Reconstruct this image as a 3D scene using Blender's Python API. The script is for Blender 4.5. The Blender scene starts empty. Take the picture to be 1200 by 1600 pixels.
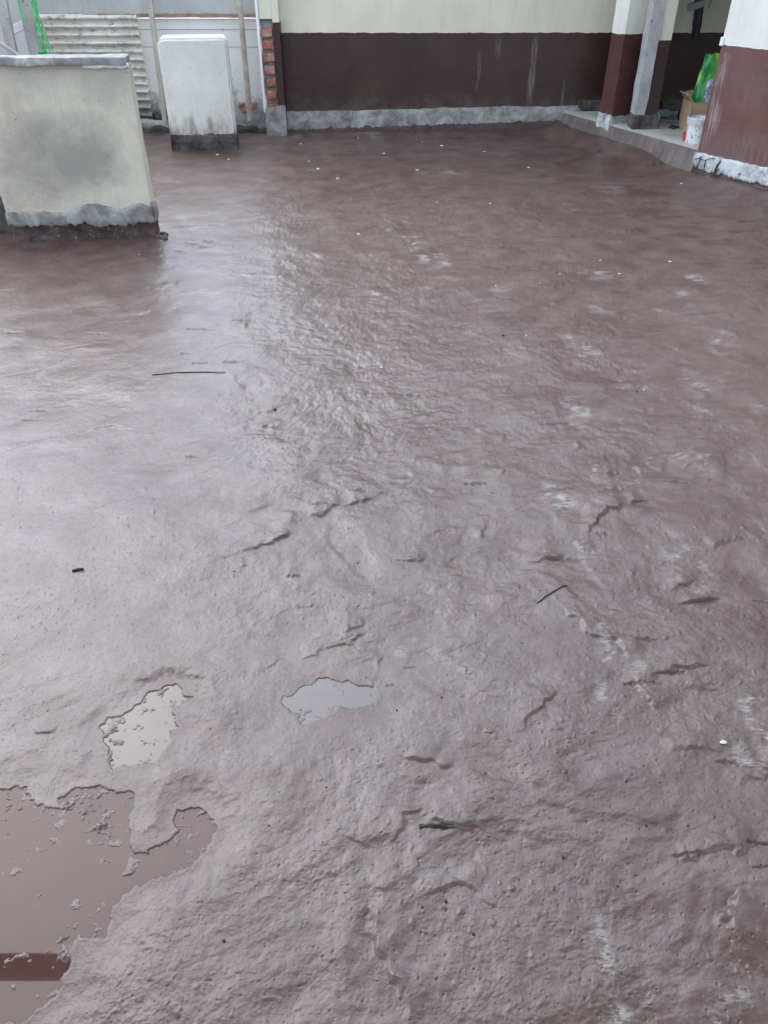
import bpy, bmesh, math, random
import numpy as np
from mathutils import Vector, noise as mn
R = math.radians
random.seed(7)
S = bpy.context.scene
COL = S.collection

# ------------------------------------------------------------ camera, sky, sun, exposure
CAM_H, PITCH, F = 1.5, R(36.7), 1200.0
cam = bpy.data.objects.new('camera', bpy.data.cameras.new('camera'))
COL.objects.link(cam)
cam.location = (0, 0, CAM_H)
cam.rotation_euler = (math.pi/2 - PITCH, 0, 0)
cam.data.sensor_fit = 'HORIZONTAL'
cam.data.sensor_width = 36
cam.data.lens = 36.0
cam.data.clip_start = 0.02
cam.data.clip_end = 500
S.camera = cam
S.view_settings.view_transform = 'Standard'
S.view_settings.look = 'None'
S.view_settings.gamma = 1
S.view_settings.use_curve_mapping = False
S.view_settings.exposure = 0.96

SUN_AZ, SUN_EL = R(-43), R(50)
w = bpy.data.worlds.new('World'); S.world = w; w.use_nodes = True
nt = w.node_tree; N = nt.nodes; L = nt.links
N.clear()
out = N.new('ShaderNodeOutputWorld'); bg = N.new('ShaderNodeBackground')
sky = N.new('ShaderNodeTexSky'); sky.sky_type = 'NISHITA'; sky.sun_disc = False
sky.sun_elevation = SUN_EL; sky.sun_rotation = SUN_AZ % (2*math.pi)
sky.dust_density = 2.0
tc = N.new('ShaderNodeTexCoord'); mp = N.new('ShaderNodeMapping'); mp.inputs['Scale'].default_value = (1, 1, 2.2)
nz = N.new('ShaderNodeTexNoise'); nz.inputs['Scale'].default_value = 2.3; nz.inputs['Detail'].default_value = 6; nz.inputs['Distortion'].default_value = .4
cr = N.new('ShaderNodeValToRGB')
cr.color_ramp.elements[0].position = .3; cr.color_ramp.elements[0].color = (5.7, 6.8, 8.6, 1)
cr.color_ramp.elements[1].position = .7; cr.color_ramp.elements[1].color = (10.7, 11.9, 13.5, 1)
mx = N.new('ShaderNodeMix'); mx.data_type = 'RGBA'; mx.inputs['Factor'].default_value = .78
L.new(tc.outputs['Generated'], mp.inputs['Vector']); L.new(mp.outputs['Vector'], nz.inputs['Vector'])
L.new(nz.outputs['Fac'], cr.inputs['Fac'])
L.new(sky.outputs['Color'], mx.inputs['A']); L.new(cr.outputs['Color'], mx.inputs['B'])
vd = N.new('ShaderNodeVectorMath'); vd.operation = 'DOT_PRODUCT'; vd.inputs[1].default_value = (math.sin(R(-28))*math.cos(R(14)), math.cos(R(-28))*math.cos(R(14)), math.sin(R(14)))
L.new(tc.outputs['Generated'], vd.inputs[0])
mr = N.new('ShaderNodeMapRange'); mr.inputs['From Min'].default_value = .1; mr.inputs['From Max'].default_value = 1; mr.inputs['To Min'].default_value = 1.25; mr.inputs['To Max'].default_value = 2.45; mr.interpolation_type = 'SMOOTHSTEP'
L.new(vd.outputs['Value'], mr.inputs['Value'])
vs_ = N.new('ShaderNodeVectorMath'); vs_.operation = 'SCALE'
L.new(mx.outputs['Result'], vs_.inputs[0]); L.new(mr.outputs['Result'], vs_.inputs['Scale'])
L.new(vs_.outputs['Vector'], bg.inputs['Color']); bg.inputs['Strength'].default_value = .1
L.new(bg.outputs['Background'], out.inputs['Surface'])

sd = bpy.data.lights.new('sun', 'SUN'); sd.energy = .5; sd.angle = R(38); sd.color = (1, .965, .91)
so = bpy.data.objects.new('sun', sd); COL.objects.link(so)
sv = Vector((math.sin(SUN_AZ)*math.cos(SUN_EL), math.cos(SUN_AZ)*math.cos(SUN_EL), math.sin(SUN_EL)))
so.rotation_euler = sv.to_track_quat('Z', 'Y').to_euler(); so.location = (-3, 6, 8)

# ------------------------------------------------------------ measuring helpers
def ray(px, py):
    a = (px-600)/F; b = (800-py)/F
    return (a, math.cos(PITCH)+b*math.sin(PITCH), -math.sin(PITCH)+b*math.cos(PITCH))
def G(px, py, z=0.0):
    d = ray(px, py); t = (z-CAM_H)/d[2]; return Vector((d[0]*t, d[1]*t, z))
def Wy(px, py, y):
    d = ray(px, py); t = y/d[1]; return Vector((d[0]*t, y, CAM_H+d[2]*t))

# ------------------------------------------------------------ numpy noise
def _hash(ix, iy, seed):
    h = (ix.astype(np.int64)*374761393 + iy.astype(np.int64)*668265263 + seed*1274126177) & 0xffffffff
    h = ((h ^ (h >> 13))*1274126177) & 0xffffffff
    h = h ^ (h >> 16)
    return h
def gn(x, y, seed=0):
    ix = np.floor(x); iy = np.floor(y); fx = x-ix; fy = y-iy
    u = fx*fx*fx*(fx*(fx*6-15)+10); v = fy*fy*fy*(fy*(fy*6-15)+10)
    def g(dx, dy):
        a = _hash(ix+dx, iy+dy, seed).astype(np.float64)*(2*math.pi/4294967296.0)
        return np.cos(a)*(fx-dx)+np.sin(a)*(fy-dy)
    n0 = g(0, 0)*(1-u)+g(1, 0)*u; n1 = g(0, 1)*(1-u)+g(1, 1)*u
    return (n0*(1-v)+n1*v)*1.4
def fbm(x, y, o=4, seed=0, gain=.5):
    s = 0; a = 1.0; f = 1.0
    for i in range(o):
        s = s + a*gn(x*f+i*17.3, y*f-i*9.1, seed+i); a *= gain; f *= 2.03
    return s
def ss(t):
    t = np.clip(t, 0, 1); return t*t*(3-2*t)

# ------------------------------------------------------------ tags and builders
def tag(o, label=None, cat=None, group=None, kind=None):
    if label: o['label'] = label
    if cat: o['category'] = cat
    if group: o['group'] = group
    if kind: o['kind'] = kind
    return o
def empty(name, loc, label, cat, group=None):
    o = bpy.data.objects.new(name, None); COL.objects.link(o); o.location = loc; o.empty_display_size = .1
    return tag(o, label, cat, group)
def link(name, bm, mat, parent=None, smooth=False):
    me = bpy.data.meshes.new(name)
    bmesh.ops.recalc_face_normals(bm, faces=bm.faces)
    bm.to_mesh(me); bm.free()
    me.materials.append(mat)
    if smooth:
        for p in me.polygons: p.use_smooth = True
        me.set_sharp_from_angle(angle=R(48))
    o = bpy.data.objects.new(name, me); COL.objects.link(o)
    if parent:
        o.parent = parent; o.matrix_parent_inverse = parent.matrix_basis.inverted()
    return o
def box(bm, c, s, rz=0, ux=None, bev=0, cuts=0, jit=0, seed=0):
    """box centred c, size s, axes ux (horizontal dir) and its left normal"""
    ux = Vector(ux).normalized() if ux is not None else Vector((math.cos(rz), math.sin(rz), 0))
    uy = Vector((-ux.y, ux.x, 0)) if abs(ux.z) < 1e-6 else Vector((0, 0, 1)).cross(ux).normalized()
    uz = ux.cross(uy).normalized()
    t = bmesh.new(); bmesh.ops.create_cube(t, size=1)
    for v in t.verts: v.co = Vector((v.co.x*s[0], v.co.y*s[1], v.co.z*s[2]))
    if cuts:
        # even subdivision into roughly 'cuts'-sized cells
        for ax in range(3):
            n = int(s[ax]/cuts)
            for k in range(1, min(n, 120)):
                co = Vector((0, 0, 0)); co[ax] = -s[ax]/2+s[ax]*k/n
                no = Vector((0, 0, 0)); no[ax] = 1
                bmesh.ops.bisect_plane(t, geom=t.verts[:]+t.edges[:]+t.faces[:], plane_co=co, plane_no=no)
    if bev: 
        es = [e for e in t.edges if len(e.link_faces) == 2 and e.calc_face_angle(0) > .6]
        bmesh.ops.bevel(t, geom=es, offset=bev, segments=2, affect='EDGES', profile=.6)
    if jit:
        for v in t.verts:
            p = v.co*9+Vector((seed, seed*2, 0)); q = v.co*40
            v.co += mn.noise_vector(p)*jit + mn.noise_vector(q)*jit*.4
    C = Vector(c)
    for v in t.verts: v.co = C+ux*v.co.x+uy*v.co.y+uz*v.co.z
    me = bpy.data.meshes.new('t'); t.to_mesh(me); t.free(); bm.from_mesh(me); bpy.data.meshes.remove(me)
def tube(bm, pts, r, n=8, cap=True, sq=1.0):
    pts = [Vector(p) for p in pts]; rs = r if isinstance(r, (list, tuple)) else [r]*len(pts)
    rings = []
    up = Vector((0.13, 0.21, 1)).normalized()
    for i, p in enumerate(pts):
        d = (pts[min(i+1, len(pts)-1)]-pts[max(i-1, 0)]).normalized()
        a = d.cross(up)
        if a.length < .05: a = d.cross(Vector((1, 0, 0)))
        a.normalize(); b = d.cross(a)
        rings.append([bm.verts.new(p+(a*math.cos(2*math.pi*k/n)+b*math.sin(2*math.pi*k/n)*sq)*rs[i]) for k in range(n)])
    for i in range(len(rings)-1):
        for k in range(n):
            bm.faces.new((rings[i][k], rings[i][(k+1) % n], rings[i+1][(k+1) % n], rings[i+1][k]))
    if cap:
        bm.faces.new(rings[0][::-1]); bm.faces.new(rings[-1])
def lathe(bm, c, prof, n=28, close=False):
    c = Vector(c); rings = []
    for r, z in prof:
        rings.append([bm.verts.new(c+Vector((r*math.cos(2*math.pi*k/n), r*math.sin(2*math.pi*k/n), z))) for k in range(n)])
    for i in range(len(rings)-1):
        for k in range(n):
            bm.faces.new((rings[i][k], rings[i][(k+1) % n], rings[i+1][(k+1) % n], rings[i+1][k]))
    if prof[0][0] > 1e-4: bm.faces.new(rings[0][::-1])
    if close: bm.faces.new(rings[-1])
def band(bm, P0, P1, zb, zt, nrm, th, cell=.02, rows=8, amp=.004, seed=0, taper=.5):
    """a layer of render on a wall face: front skin of thickness th with ragged top zt(u) and bottom zb(u), u in metres"""
    P0 = Vector(P0); P1 = Vector(P1); d = (P1-P0); Ln = d.length; d.normalize(); nrm = Vector(nrm).normalized()
    n = max(2, int(Ln/cell)); front = []
    for i in range(n+1):
        u = Ln*i/n; b = zb(u); t = zt(u); c = []
        for j in range(rows+1):
            f = j/rows; z = b+(t-b)*f
            q = P0+d*u; edge = min(f, 1-f)*2; prof = th*(1-taper*(1-min(1, edge*3))**2)
            dd = prof+amp*mn.noise(Vector((q.x*8+seed, q.y*8, z*14)))+amp*.6*mn.noise(Vector((q.x*31, q.y*31+seed, z*40)))
            c.append(bm.verts.new(Vector((q.x, q.y, z))+nrm*max(dd, .002)))
        front.append(c)
    back = []
    for i in range(n+1):
        u = Ln*i/n; q = P0+d*u; back.append((bm.verts.new((q.x-nrm.x*.01, q.y-nrm.y*.01, zb(u))), bm.verts.new((q.x-nrm.x*.01, q.y-nrm.y*.01, zt(u)))))
    for i in range(n):
        for j in range(rows):
            bm.faces.new((front[i][j], front[i+1][j], front[i+1][j+1], front[i][j+1]))
        bm.faces.new((back[i][0], back[i+1][0], front[i+1][0], front[i][0]))
        bm.faces.new((front[i][rows], front[i+1][rows], back[i+1][1], back[i][1]))
    for i in (0, n):
        bm.faces.new([back[i][0]]+front[i]+[back[i][1]])

# ------------------------------------------------------------ materials
class M:
    def __init__(s, name, rough=.7, spec=.5):
        s.m = bpy.data.materials.new(name); s.m.use_nodes = True
        s.nt = s.m.node_tree; s.b = s.nt.nodes['Principled BSDF']
        s.b.inputs['Roughness'].default_value = rough
        s.b.inputs['Specular IOR Level'].default_value = spec
        s.tc = s.nt.nodes.new('ShaderNodeTexCoord')
        s.co = s.tc.outputs['Object']
    def n(s, t, **k):
        x = s.nt.nodes.new(t)
        for a, v in k.items(): setattr(x, a, v)
        return x
    def l(s, a, b): s.nt.links.new(a, b)
    def mapv(s, sc=(1, 1, 1), rot=(0, 0, 0), loc=(0, 0, 0), co=None):
        m = s.n('ShaderNodeMapping'); m.inputs['Scale'].default_value = sc; m.inputs['Rotation'].default_value = rot; m.inputs['Location'].default_value = loc
        s.l(co or s.co, m.inputs['Vector']); return m.outputs['Vector']
    def noise(s, scale=5, detail=4, rough=.55, dist=0, vec=None):
        x = s.n('ShaderNodeTexNoise'); x.inputs['Scale'].default_value = scale; x.inputs['Detail'].default_value = detail
        x.inputs['Roughness'].default_value = rough; x.inputs['Distortion'].default_value = dist
        s.l(vec or s.co, x.inputs['Vector']); return x.outputs['Fac']
    def ramp(s, fac, *els):
        x = s.n('ShaderNodeValToRGB'); e = x.color_ramp.elements
        for i, (p, c) in enumerate(els):
            c = (c, c, c) if isinstance(c, (int, float)) else c
            if i < 2: k = e[i]; k.position = p
            else: k = e.new(p)
            k.color = (*c, 1)
        s.l(fac, x.inputs['Fac']); return x.outputs['Color']
    def mix(s, fac, a, b, mode='MIX'):
        x = s.n('ShaderNodeMix'); x.data_type = 'RGBA'; x.blend_type = mode
        for v, k in ((fac, 'Factor'), (a, 'A'), (b, 'B')):
            if isinstance(v, bpy.types.NodeSocket): s.l(v, x.inputs[k])
            elif k == 'Factor': x.inputs[k].default_value = v
            else: x.inputs[k].default_value = (*v, 1)
        return x.outputs['Result']
    def math(s, op, a, b=None, c=None, clamp=False):
        x = s.n('ShaderNodeMath'); x.operation = op; x.use_clamp = clamp
        for i, v in enumerate((a, b, c)):
            if v is None: continue
            if isinstance(v, bpy.types.NodeSocket): s.l(v, x.inputs[i])
            else: x.inputs[i].default_value = v
        return x.outputs[0]
    def col(s, c):
        if isinstance(c, bpy.types.NodeSocket): s.l(c, s.b.inputs['Base Color'])
        else: s.b.inputs['Base Color'].default_value = (*c, 1)
        return s
    def rough(s, r): s.l(r, s.b.inputs['Roughness']); return s
    def bump(s, h, strength=.3, dist=.01, prev=None):
        x = s.n('ShaderNodeBump'); x.inputs['Strength'].default_value = strength; x.inputs['Distance'].default_value = dist
        s.l(h, x.inputs['Height'])
        if prev: s.l(prev, x.inputs['Normal'])
        s.l(x.outputs['Normal'], s.b.inputs['Normal']); return x.outputs['Normal']
    def xyz(s):
        x = s.n('ShaderNodeSeparateXYZ'); s.l(s.co, x.inputs[0]); return x.outputs

def speckle(m, base, dark, scale=90, lo=.62, hi=.7):
    f = m.ramp(m.noise(scale, 3, .6), (lo, 0), (hi, 1))
    return m.mix(f, base, dark)

def cement_mat(name, c=(.28, .275, .262), c2=(.15, .143, .135), pale=(.45, .445, .43)):
    m = M(name, .9, .2)
    a = m.ramp(m.noise(7, 8, .72, .5), (.38, c2), (.52, c), (.72, pale))
    a = speckle(m, a, (.07, .065, .06), 70, .66, .74)
    m.col(a); m.bump(m.noise(45, 6, .65), .6, .006); return m.m
MAT_CEMENT = cement_mat('cement_render')
MAT_CEMENT_PALE = cement_mat('limewashed_cement', (.52, .53, .53), (.22, .21, .2), (.72, .74, .74))
MAT_CEMENT_DARK = cement_mat('damp_cement', (.09, .08, .078), (.035, .03, .03), (.17, .16, .155))

def painted_wall(name, dado, upper=(.71, .675, .53), lower=(.036, .0155, .012), gloss=.42, streak=1.0, wob=.005, runs=(), ax=(1, 0)):
    m = M(name, .6, .4)
    x, y, z = m.xyz()
    nz_ = m.noise(14, 3, .5); 
    zz = m.math('ADD', z, m.math('MULTIPLY', m.math('SUBTRACT', nz_, .5), wob*4))
    f = m.math('GREATER_THAN', zz, dado)
    # cream side: blotches, faint grime runs
    up = m.mix(m.ramp(m.noise(1.6, 6, .6, .2), (.35, 0), (.7, 1)), upper, tuple(v*.82 for v in upper))
    run = m.noise(1, 5, .6, 0, m.mapv((22, 22, 1.6)))
    up = m.mix(m.ramp(run, (.52, 0), (.8, .3)), up, (.42, .37, .29))
    up = m.mix(m.ramp(m.noise(120, 2), (.7, 0), (.74, .6)), up, (.2, .19, .17))
    # maroon side: dusty bloom, vertical scratches and pale runs
    lo = m.mix(m.ramp(m.noise(2.2, 6, .62, .3), (.38, 0), (.75, .7)), lower, tuple(v*1.55+.006 for v in lower))
    scr = m.noise(1, 4, .7, 0, m.mapv((60, 60, 2.2)))
    lo = m.mix(m.ramp(scr, (.66, 0), (.8, .28*streak)), lo, (.35, .3, .3))
    lo = m.mix(m.ramp(m.noise(26, 5, .7), (.64, 0), (.8, .25)), lo, (.22, .17, .17))
    spl = m.math('ADD', m.math('MULTIPLY', z, -3.4), m.math('MULTIPLY_ADD', m.noise(5, 7, .72, .4), 2.4, .1))
    lo = m.mix(m.ramp(spl, (.25, 0), (1.1, .55)), lo, (.13, .1, .1))
    lo = m.mix(m.ramp(m.noise(3.3, 7, .72, .5), (.52, 0), (.7, .5)), lo, tuple(v*.55 for v in lower))
    if runs:
        xr_ = m.math('ADD', m.math('MULTIPLY', x, ax[0]), m.math('MULTIPLY', y, ax[1]))
        xr_ = m.math('ADD', xr_, m.math('MULTIPLY_ADD', m.noise(6, 3), .03, -.015))
        for rc_, rw_, ra, rb, rs_ in runs:
            d1 = m.math('SUBTRACT', 1.0, m.math('DIVIDE', m.math('ABSOLUTE', m.math('SUBTRACT', xr_, rc_)), rw_), None, True)
            d2 = m.math('SUBTRACT', 1.0, m.math('DIVIDE', m.math('ABSOLUTE', m.math('SUBTRACT', z, (ra+rb)/2)), abs(rb-ra)/2), None, True)
            nn_ = m.ramp(m.noise(1, 5, .75, 0, m.mapv((60, 60, 6))), (.42, 0), (.68, 1))
            k_ = m.math('MULTIPLY', m.math('MULTIPLY', m.math('POWER', d1, .6), m.math('POWER', d2, .4)), nn_)
            lo = m.mix(m.math('MULTIPLY', k_, rs_), lo, (.42, .38, .37))
    m.col(m.mix(f, lo, up))
    r = m.math('ADD', m.math('MULTIPLY', f, .28), m.math('MULTIPLY_ADD', m.noise(9, 4), .2, gloss-.1))
    m.rough(r)
    m.bump(m.noise(30, 5, .6), .25, .005)
    return m.m

def simple(name, c, rough=.6, var=.25, scale=12, bump=.15, bs=40, spec=.4, dark=None):
    m = M(name, rough, spec)
    a = m.mix(m.ramp(m.noise(scale, 5, .6, .2), (.3, 0), (.72, 1)), c, tuple(v*(1-var) for v in c))
    if dark: a = speckle(m, a, dark, scale*5, .6, .7)
    m.col(a)
    if bump: m.bump(m.noise(bs, 4), bump, .004)
    return m.m

# ------------------------------------------------------------ THE FLOOR (one sheet, sculpted)
WL1, WL2, WL3 = -.0152, -.009, -.016          # water levels of the three puddles
def poly(pxs): return np.array([[*G(a, b, 0).xy] for a, b in pxs])
PUD1 = poly([(155,1130),(172,1115),(196,1108),(214,1090),(228,1078),(262,1064),(282,1068),(284,1080),(302,1084),(290,1096),(272,1104),(266,1122),(282,1132),(262,1140),(262,1160),(254,1174),(232,1186),(196,1196),(172,1199),(162,1184),(170,1160),(158,1150)])
PUD2 = poly([(440,1086),(455,1080),(500,1060),(540,1060),(560,1068),(584,1072),(590,1086),(580,1098),(552,1104),(530,1104),(512,1110),(498,1118),(482,1128),(468,1126),(464,1112),(440,1094)])
PUD3 = poly([(-160,1240),(-60,1222),(0,1228),(40,1225),(38,1245),(58,1252),(92,1262),(96,1240),(110,1228),(150,1222),(205,1238),(206,1262),(196,1290),(204,1322),(228,1330),(232,1318),(262,1308),(282,1296),(272,1278),(278,1260),(300,1256),(330,1272),(336,1290),(330,1310),(306,1336),(280,1350),(236,1366),(200,1382),(172,1412),(168,1440),(160,1456),(118,1462),(104,1480),(98,1520),(96,1540),(60,1566),(36,1590),(-10,1600),(-240,1640)])
def sdist(px, py, P):
    d = np.full(px.shape, 1e9); ins = np.zeros(px.shape, bool); n = len(P)
    for i in range(n):
        ax, ay = P[i]; bx, by = P[(i+1) % n]
        ex, ey = bx-ax, by-ay; t = np.clip(((px-ax)*ex+(py-ay)*ey)/(ex*ex+ey*ey+1e-12), 0, 1)
        d = np.minimum(d, (px-ax-t*ex)**2+(py-ay-t*ey)**2)
        c = ((ay > py) != (by > py)) & (px < (bx-ax)*(py-ay)/(by-ay+1e-12)+ax)
        ins ^= c
    d = np.sqrt(d); return np.where(ins, -d, d)
def pline(px, py, P):
    """distance and along-parameter and side to polyline"""
    d = np.full(px.shape, 1e9); s = np.zeros(px.shape); side = np.zeros(px.shape); acc = 0
    tot = sum(math.hypot(P[i+1][0]-P[i][0], P[i+1][1]-P[i][1]) for i in range(len(P)-1))
    for i in range(len(P)-1):
        ax, ay = P[i]; bx, by = P[i+1]; ex, ey = bx-ax, by-ay; l2 = ex*ex+ey*ey+1e-12
        t = np.clip(((px-ax)*ex+(py-ay)*ey)/l2, 0, 1); dd = np.hypot(px-ax-t*ex, py-ay-t*ey)
        k = dd < d
        d = np.where(k, dd, d); s = np.where(k, (acc+t*math.sqrt(l2))/tot, s)
        side = np.where(k, np.sign(ex*(py-ay)-ey*(px-ax)), side); acc += math.sqrt(l2)
    return d, s, side
# ledges where one pour of screed laps over another: (pixels, height m, soft side width m)
LEDGES = [
 ([(355,880),(372,862),(440,845),(478,815),(520,795),(590,778),(650,772)], .011, .13),
 ([(815,885),(850,872),(905,862),(935,868)], .012, .08),
 ([(905,850),(925,825),(950,795),(985,784),(1040,790)], .013, .09),
 ([(580,870),(640,882),(700,868),(745,842),(770,800)], .008, .07),
 ([(390,1045),(440,1030),(520,1008),(600,985)], .007, .08),
 ([(540,1320),(560,1390),(585,1470),(620,1560),(660,1640)], .012, .09),
 ([(1180,1380),(1130,1430),(1095,1490),(1070,1540)], .013, .08),
 ([(1000,1060),(1060,1045),(1130,1035)], .007, .05),
 ([(620,1180),(660,1190),(720,1205)], .006, .05),
 ([(985,1060),(1010,1100),(1050,1120)], .007, .05),
 ([(1030,700),(1000,730),(996,760)], .008, .08),
 ([(950,700),(930,735),(905,745)], .007, .06),
 ([(1060,480),(1110,500),(1200,505)], .003, .08),
 ([(860,372),(930,368),(1010,362)], .010, .06),
 ([(580,1130),(575,1080),(590,1040),(600,1010)], .010, .07),
 ([(660,1294),(705,1288),(760,1296)], .010, .04),
 ([(1030,1330),(1100,1338),(1200,1318)], .008, .05),
 ([(1060,944),(1095,938),(1130,936)], .009, .03),
 ([(640,1400),(720,1380),(800,1420)], .006, .07),
 ([(880,950),(915,985),(960,1000),(985,1040)], .009, .07),
 ([(280,720),(300,705),(330,712)], .006, .05),
 ([(390,672),(440,664),(500,670)], .005, .07),
 ([(470,570),(500,580),(560,565)], .006, .08),
 ([(350,505),(380,512),(400,500)], .006, .08),
 ([(1100,860),(1150,840),(1200,850)], .008, .08),
 ([(1090,276),(1130,296),(1165,312),(1205,328)], .016, .07),
 ([(905,545),(960,520),(1010,515)], .004, .10),
 ([(560,450),(610,470),(680,480)], .006, .10),
 ([(430,380),(480,400),(560,405)], .005, .10),
 ([(330,640),(420,640),(480,625)], .005, .10),
 ([(730,760),(770,745),(800,735)], .007, .03),
 ([(430,905),(460,912),(480,935)], .006, .05),
]
rl = random.Random(41)
LEDGES = [([tuple(G(a, b).xy) for a, b in p], h, wd) for p, h, wd in LEDGES]
for _ in range(95):
    x_, y_ = rl.uniform(-1.3, 1.9), rl.uniform(.55, 4.6)
    if abs(x_) > .56*(y_*.8+.9) or (x_ < -.1 and rl.random() < .6): continue
    ln = rl.uniform(.05, .24)*(.6+.25*y_); an = rl.gauss(.12, .45); cv = rl.uniform(-.35, .35)
    LEDGES.append(([(x_+ln*t_*math.cos(an)-cv*ln*t_*t_*math.sin(an), y_+ln*t_*math.sin(an)+cv*ln*t_*t_*math.cos(an)) for t_ in (-.5, -.25, 0, .25, .5)], rl.uniform(.003, .0065), rl.uniform(.03, .10)))
# scraped, whitish patches left by trowel and shoe: (px, py, rx px, ry px, strength)
SCUFFS = [(618,352,22,12,.7),(640,376,22,12,.9),(664,398,24,12,1),(685,412,18,7,.7),(790,452,26,10,.6),(905,545,40,22,.5),(935,480,26,10,.4),(1120,530,30,18,.5),(1085,600,22,22,.7),
 (1065,465,16,14,.7),(1090,438,18,8,.8),(935,428,30,8,.5),(905,640,26,26,.5),(1130,300,20,6,.3),(950,295,26,8,.4),(880,320,26,8,.4),
 (870,780,26,26,.8),(945,760,10,16,.6),(955,1010,20,50,.7),(950,1090,18,34,.6),(1070,880,34,44,.6),(1185,1120,22,70,.9),(1170,1190,30,30,.7),
 (940,1480,14,70,.7),(960,1585,26,18,.9),(1130,1540,44,34,.6),(1110,1592,20,12,.9),(1010,1050,26,26,.4),(1055,710,30,14,.6),(1110,720,26,30,.5),
 (440,1380,30,26,.35),(690,1370,40,30,.3),(350,1180,60,14,.25),(640,1010,40,16,.35),(700,270,60,7,.3),(760,240,50,5,.3),(480,215,60,4,.4),(610,212,60,4,.4),
 (1120,545,20,14,.5),(1190,640,20,16,.4),(720,355,20,6,.3),(1180,540,12,8,.6),(920,900,30,14,.3),(560,640,50,16,.2),(1035,520,40,10,.25),(1000,240,40,5,.3)]

# thin torn, slots where the screed dragged open, wet tone and shade painted dark: (px, py, half length px, half depth px)
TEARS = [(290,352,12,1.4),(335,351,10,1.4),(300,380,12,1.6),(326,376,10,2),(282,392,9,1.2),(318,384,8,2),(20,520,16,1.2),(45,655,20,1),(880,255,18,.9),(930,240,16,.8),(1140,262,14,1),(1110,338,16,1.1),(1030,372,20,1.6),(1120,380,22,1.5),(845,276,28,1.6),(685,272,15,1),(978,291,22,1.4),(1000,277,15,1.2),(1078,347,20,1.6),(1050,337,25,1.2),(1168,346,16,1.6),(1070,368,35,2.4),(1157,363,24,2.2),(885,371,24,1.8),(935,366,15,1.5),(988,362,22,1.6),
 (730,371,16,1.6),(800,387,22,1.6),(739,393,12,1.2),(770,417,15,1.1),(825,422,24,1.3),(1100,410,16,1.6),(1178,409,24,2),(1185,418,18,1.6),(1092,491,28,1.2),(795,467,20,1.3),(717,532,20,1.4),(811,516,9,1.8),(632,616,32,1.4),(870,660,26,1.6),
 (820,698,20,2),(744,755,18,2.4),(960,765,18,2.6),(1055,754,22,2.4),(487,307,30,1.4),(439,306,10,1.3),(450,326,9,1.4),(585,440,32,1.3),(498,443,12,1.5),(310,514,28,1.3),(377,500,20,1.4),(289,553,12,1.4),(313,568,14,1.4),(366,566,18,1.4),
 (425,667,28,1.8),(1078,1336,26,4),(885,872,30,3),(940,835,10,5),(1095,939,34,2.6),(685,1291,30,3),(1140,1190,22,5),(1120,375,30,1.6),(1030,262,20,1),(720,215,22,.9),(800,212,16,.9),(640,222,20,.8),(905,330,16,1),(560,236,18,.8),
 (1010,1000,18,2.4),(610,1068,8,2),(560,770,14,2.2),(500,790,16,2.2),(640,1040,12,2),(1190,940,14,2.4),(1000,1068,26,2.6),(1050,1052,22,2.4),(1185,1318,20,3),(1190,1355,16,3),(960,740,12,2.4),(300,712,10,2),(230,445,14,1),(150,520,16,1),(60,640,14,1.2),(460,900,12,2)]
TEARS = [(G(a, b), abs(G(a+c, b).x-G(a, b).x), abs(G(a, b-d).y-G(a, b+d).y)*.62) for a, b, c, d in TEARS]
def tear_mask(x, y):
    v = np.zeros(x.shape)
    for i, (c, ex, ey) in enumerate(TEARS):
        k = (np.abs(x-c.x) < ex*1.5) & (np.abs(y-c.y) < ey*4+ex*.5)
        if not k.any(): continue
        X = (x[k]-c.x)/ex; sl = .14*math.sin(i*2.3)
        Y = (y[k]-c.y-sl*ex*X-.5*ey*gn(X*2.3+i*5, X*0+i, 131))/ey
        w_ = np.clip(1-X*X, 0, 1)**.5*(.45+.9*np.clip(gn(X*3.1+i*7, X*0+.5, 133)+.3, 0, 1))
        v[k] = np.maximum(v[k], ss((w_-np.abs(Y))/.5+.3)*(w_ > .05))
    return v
ISL = [(G(a, b), c*.00078) for a, b, c in ((75,1300,40),(150,1290,36),(125,1250,16),(165,1322,30),(110,1415,24),(35,1415,12),(8,1500,12),(20,1345,34),(200,1352,22),(60,1390,10),(290,1275,12),(140,1247,12),(212,1132,20),(222,1156,18),(228,1176,12),(242,1152,10),(185,1155,12),(15,1540,10))]
def rise(x, y):
    # drainage fall: the floor climbs toward the far right, and fillets up to the step
    r = .085*ss((x+.9)/2.7)*ss((y-4.8)/3.2)
    return r
PC = (2.45, 6.5)
UD = Vector((.42, -.907)).normalized(); ND = Vector((-UD.y*-1, 0))
UX, UY = UD.x, UD.y                           # direction of the verandah edge, towards the camera
NX, NY = UY, -UX                              # outward (to the open floor)
def edge_d(x, y): return (x-PC[0])*NX+(y-PC[1])*NY   # >0 on the open side
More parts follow.
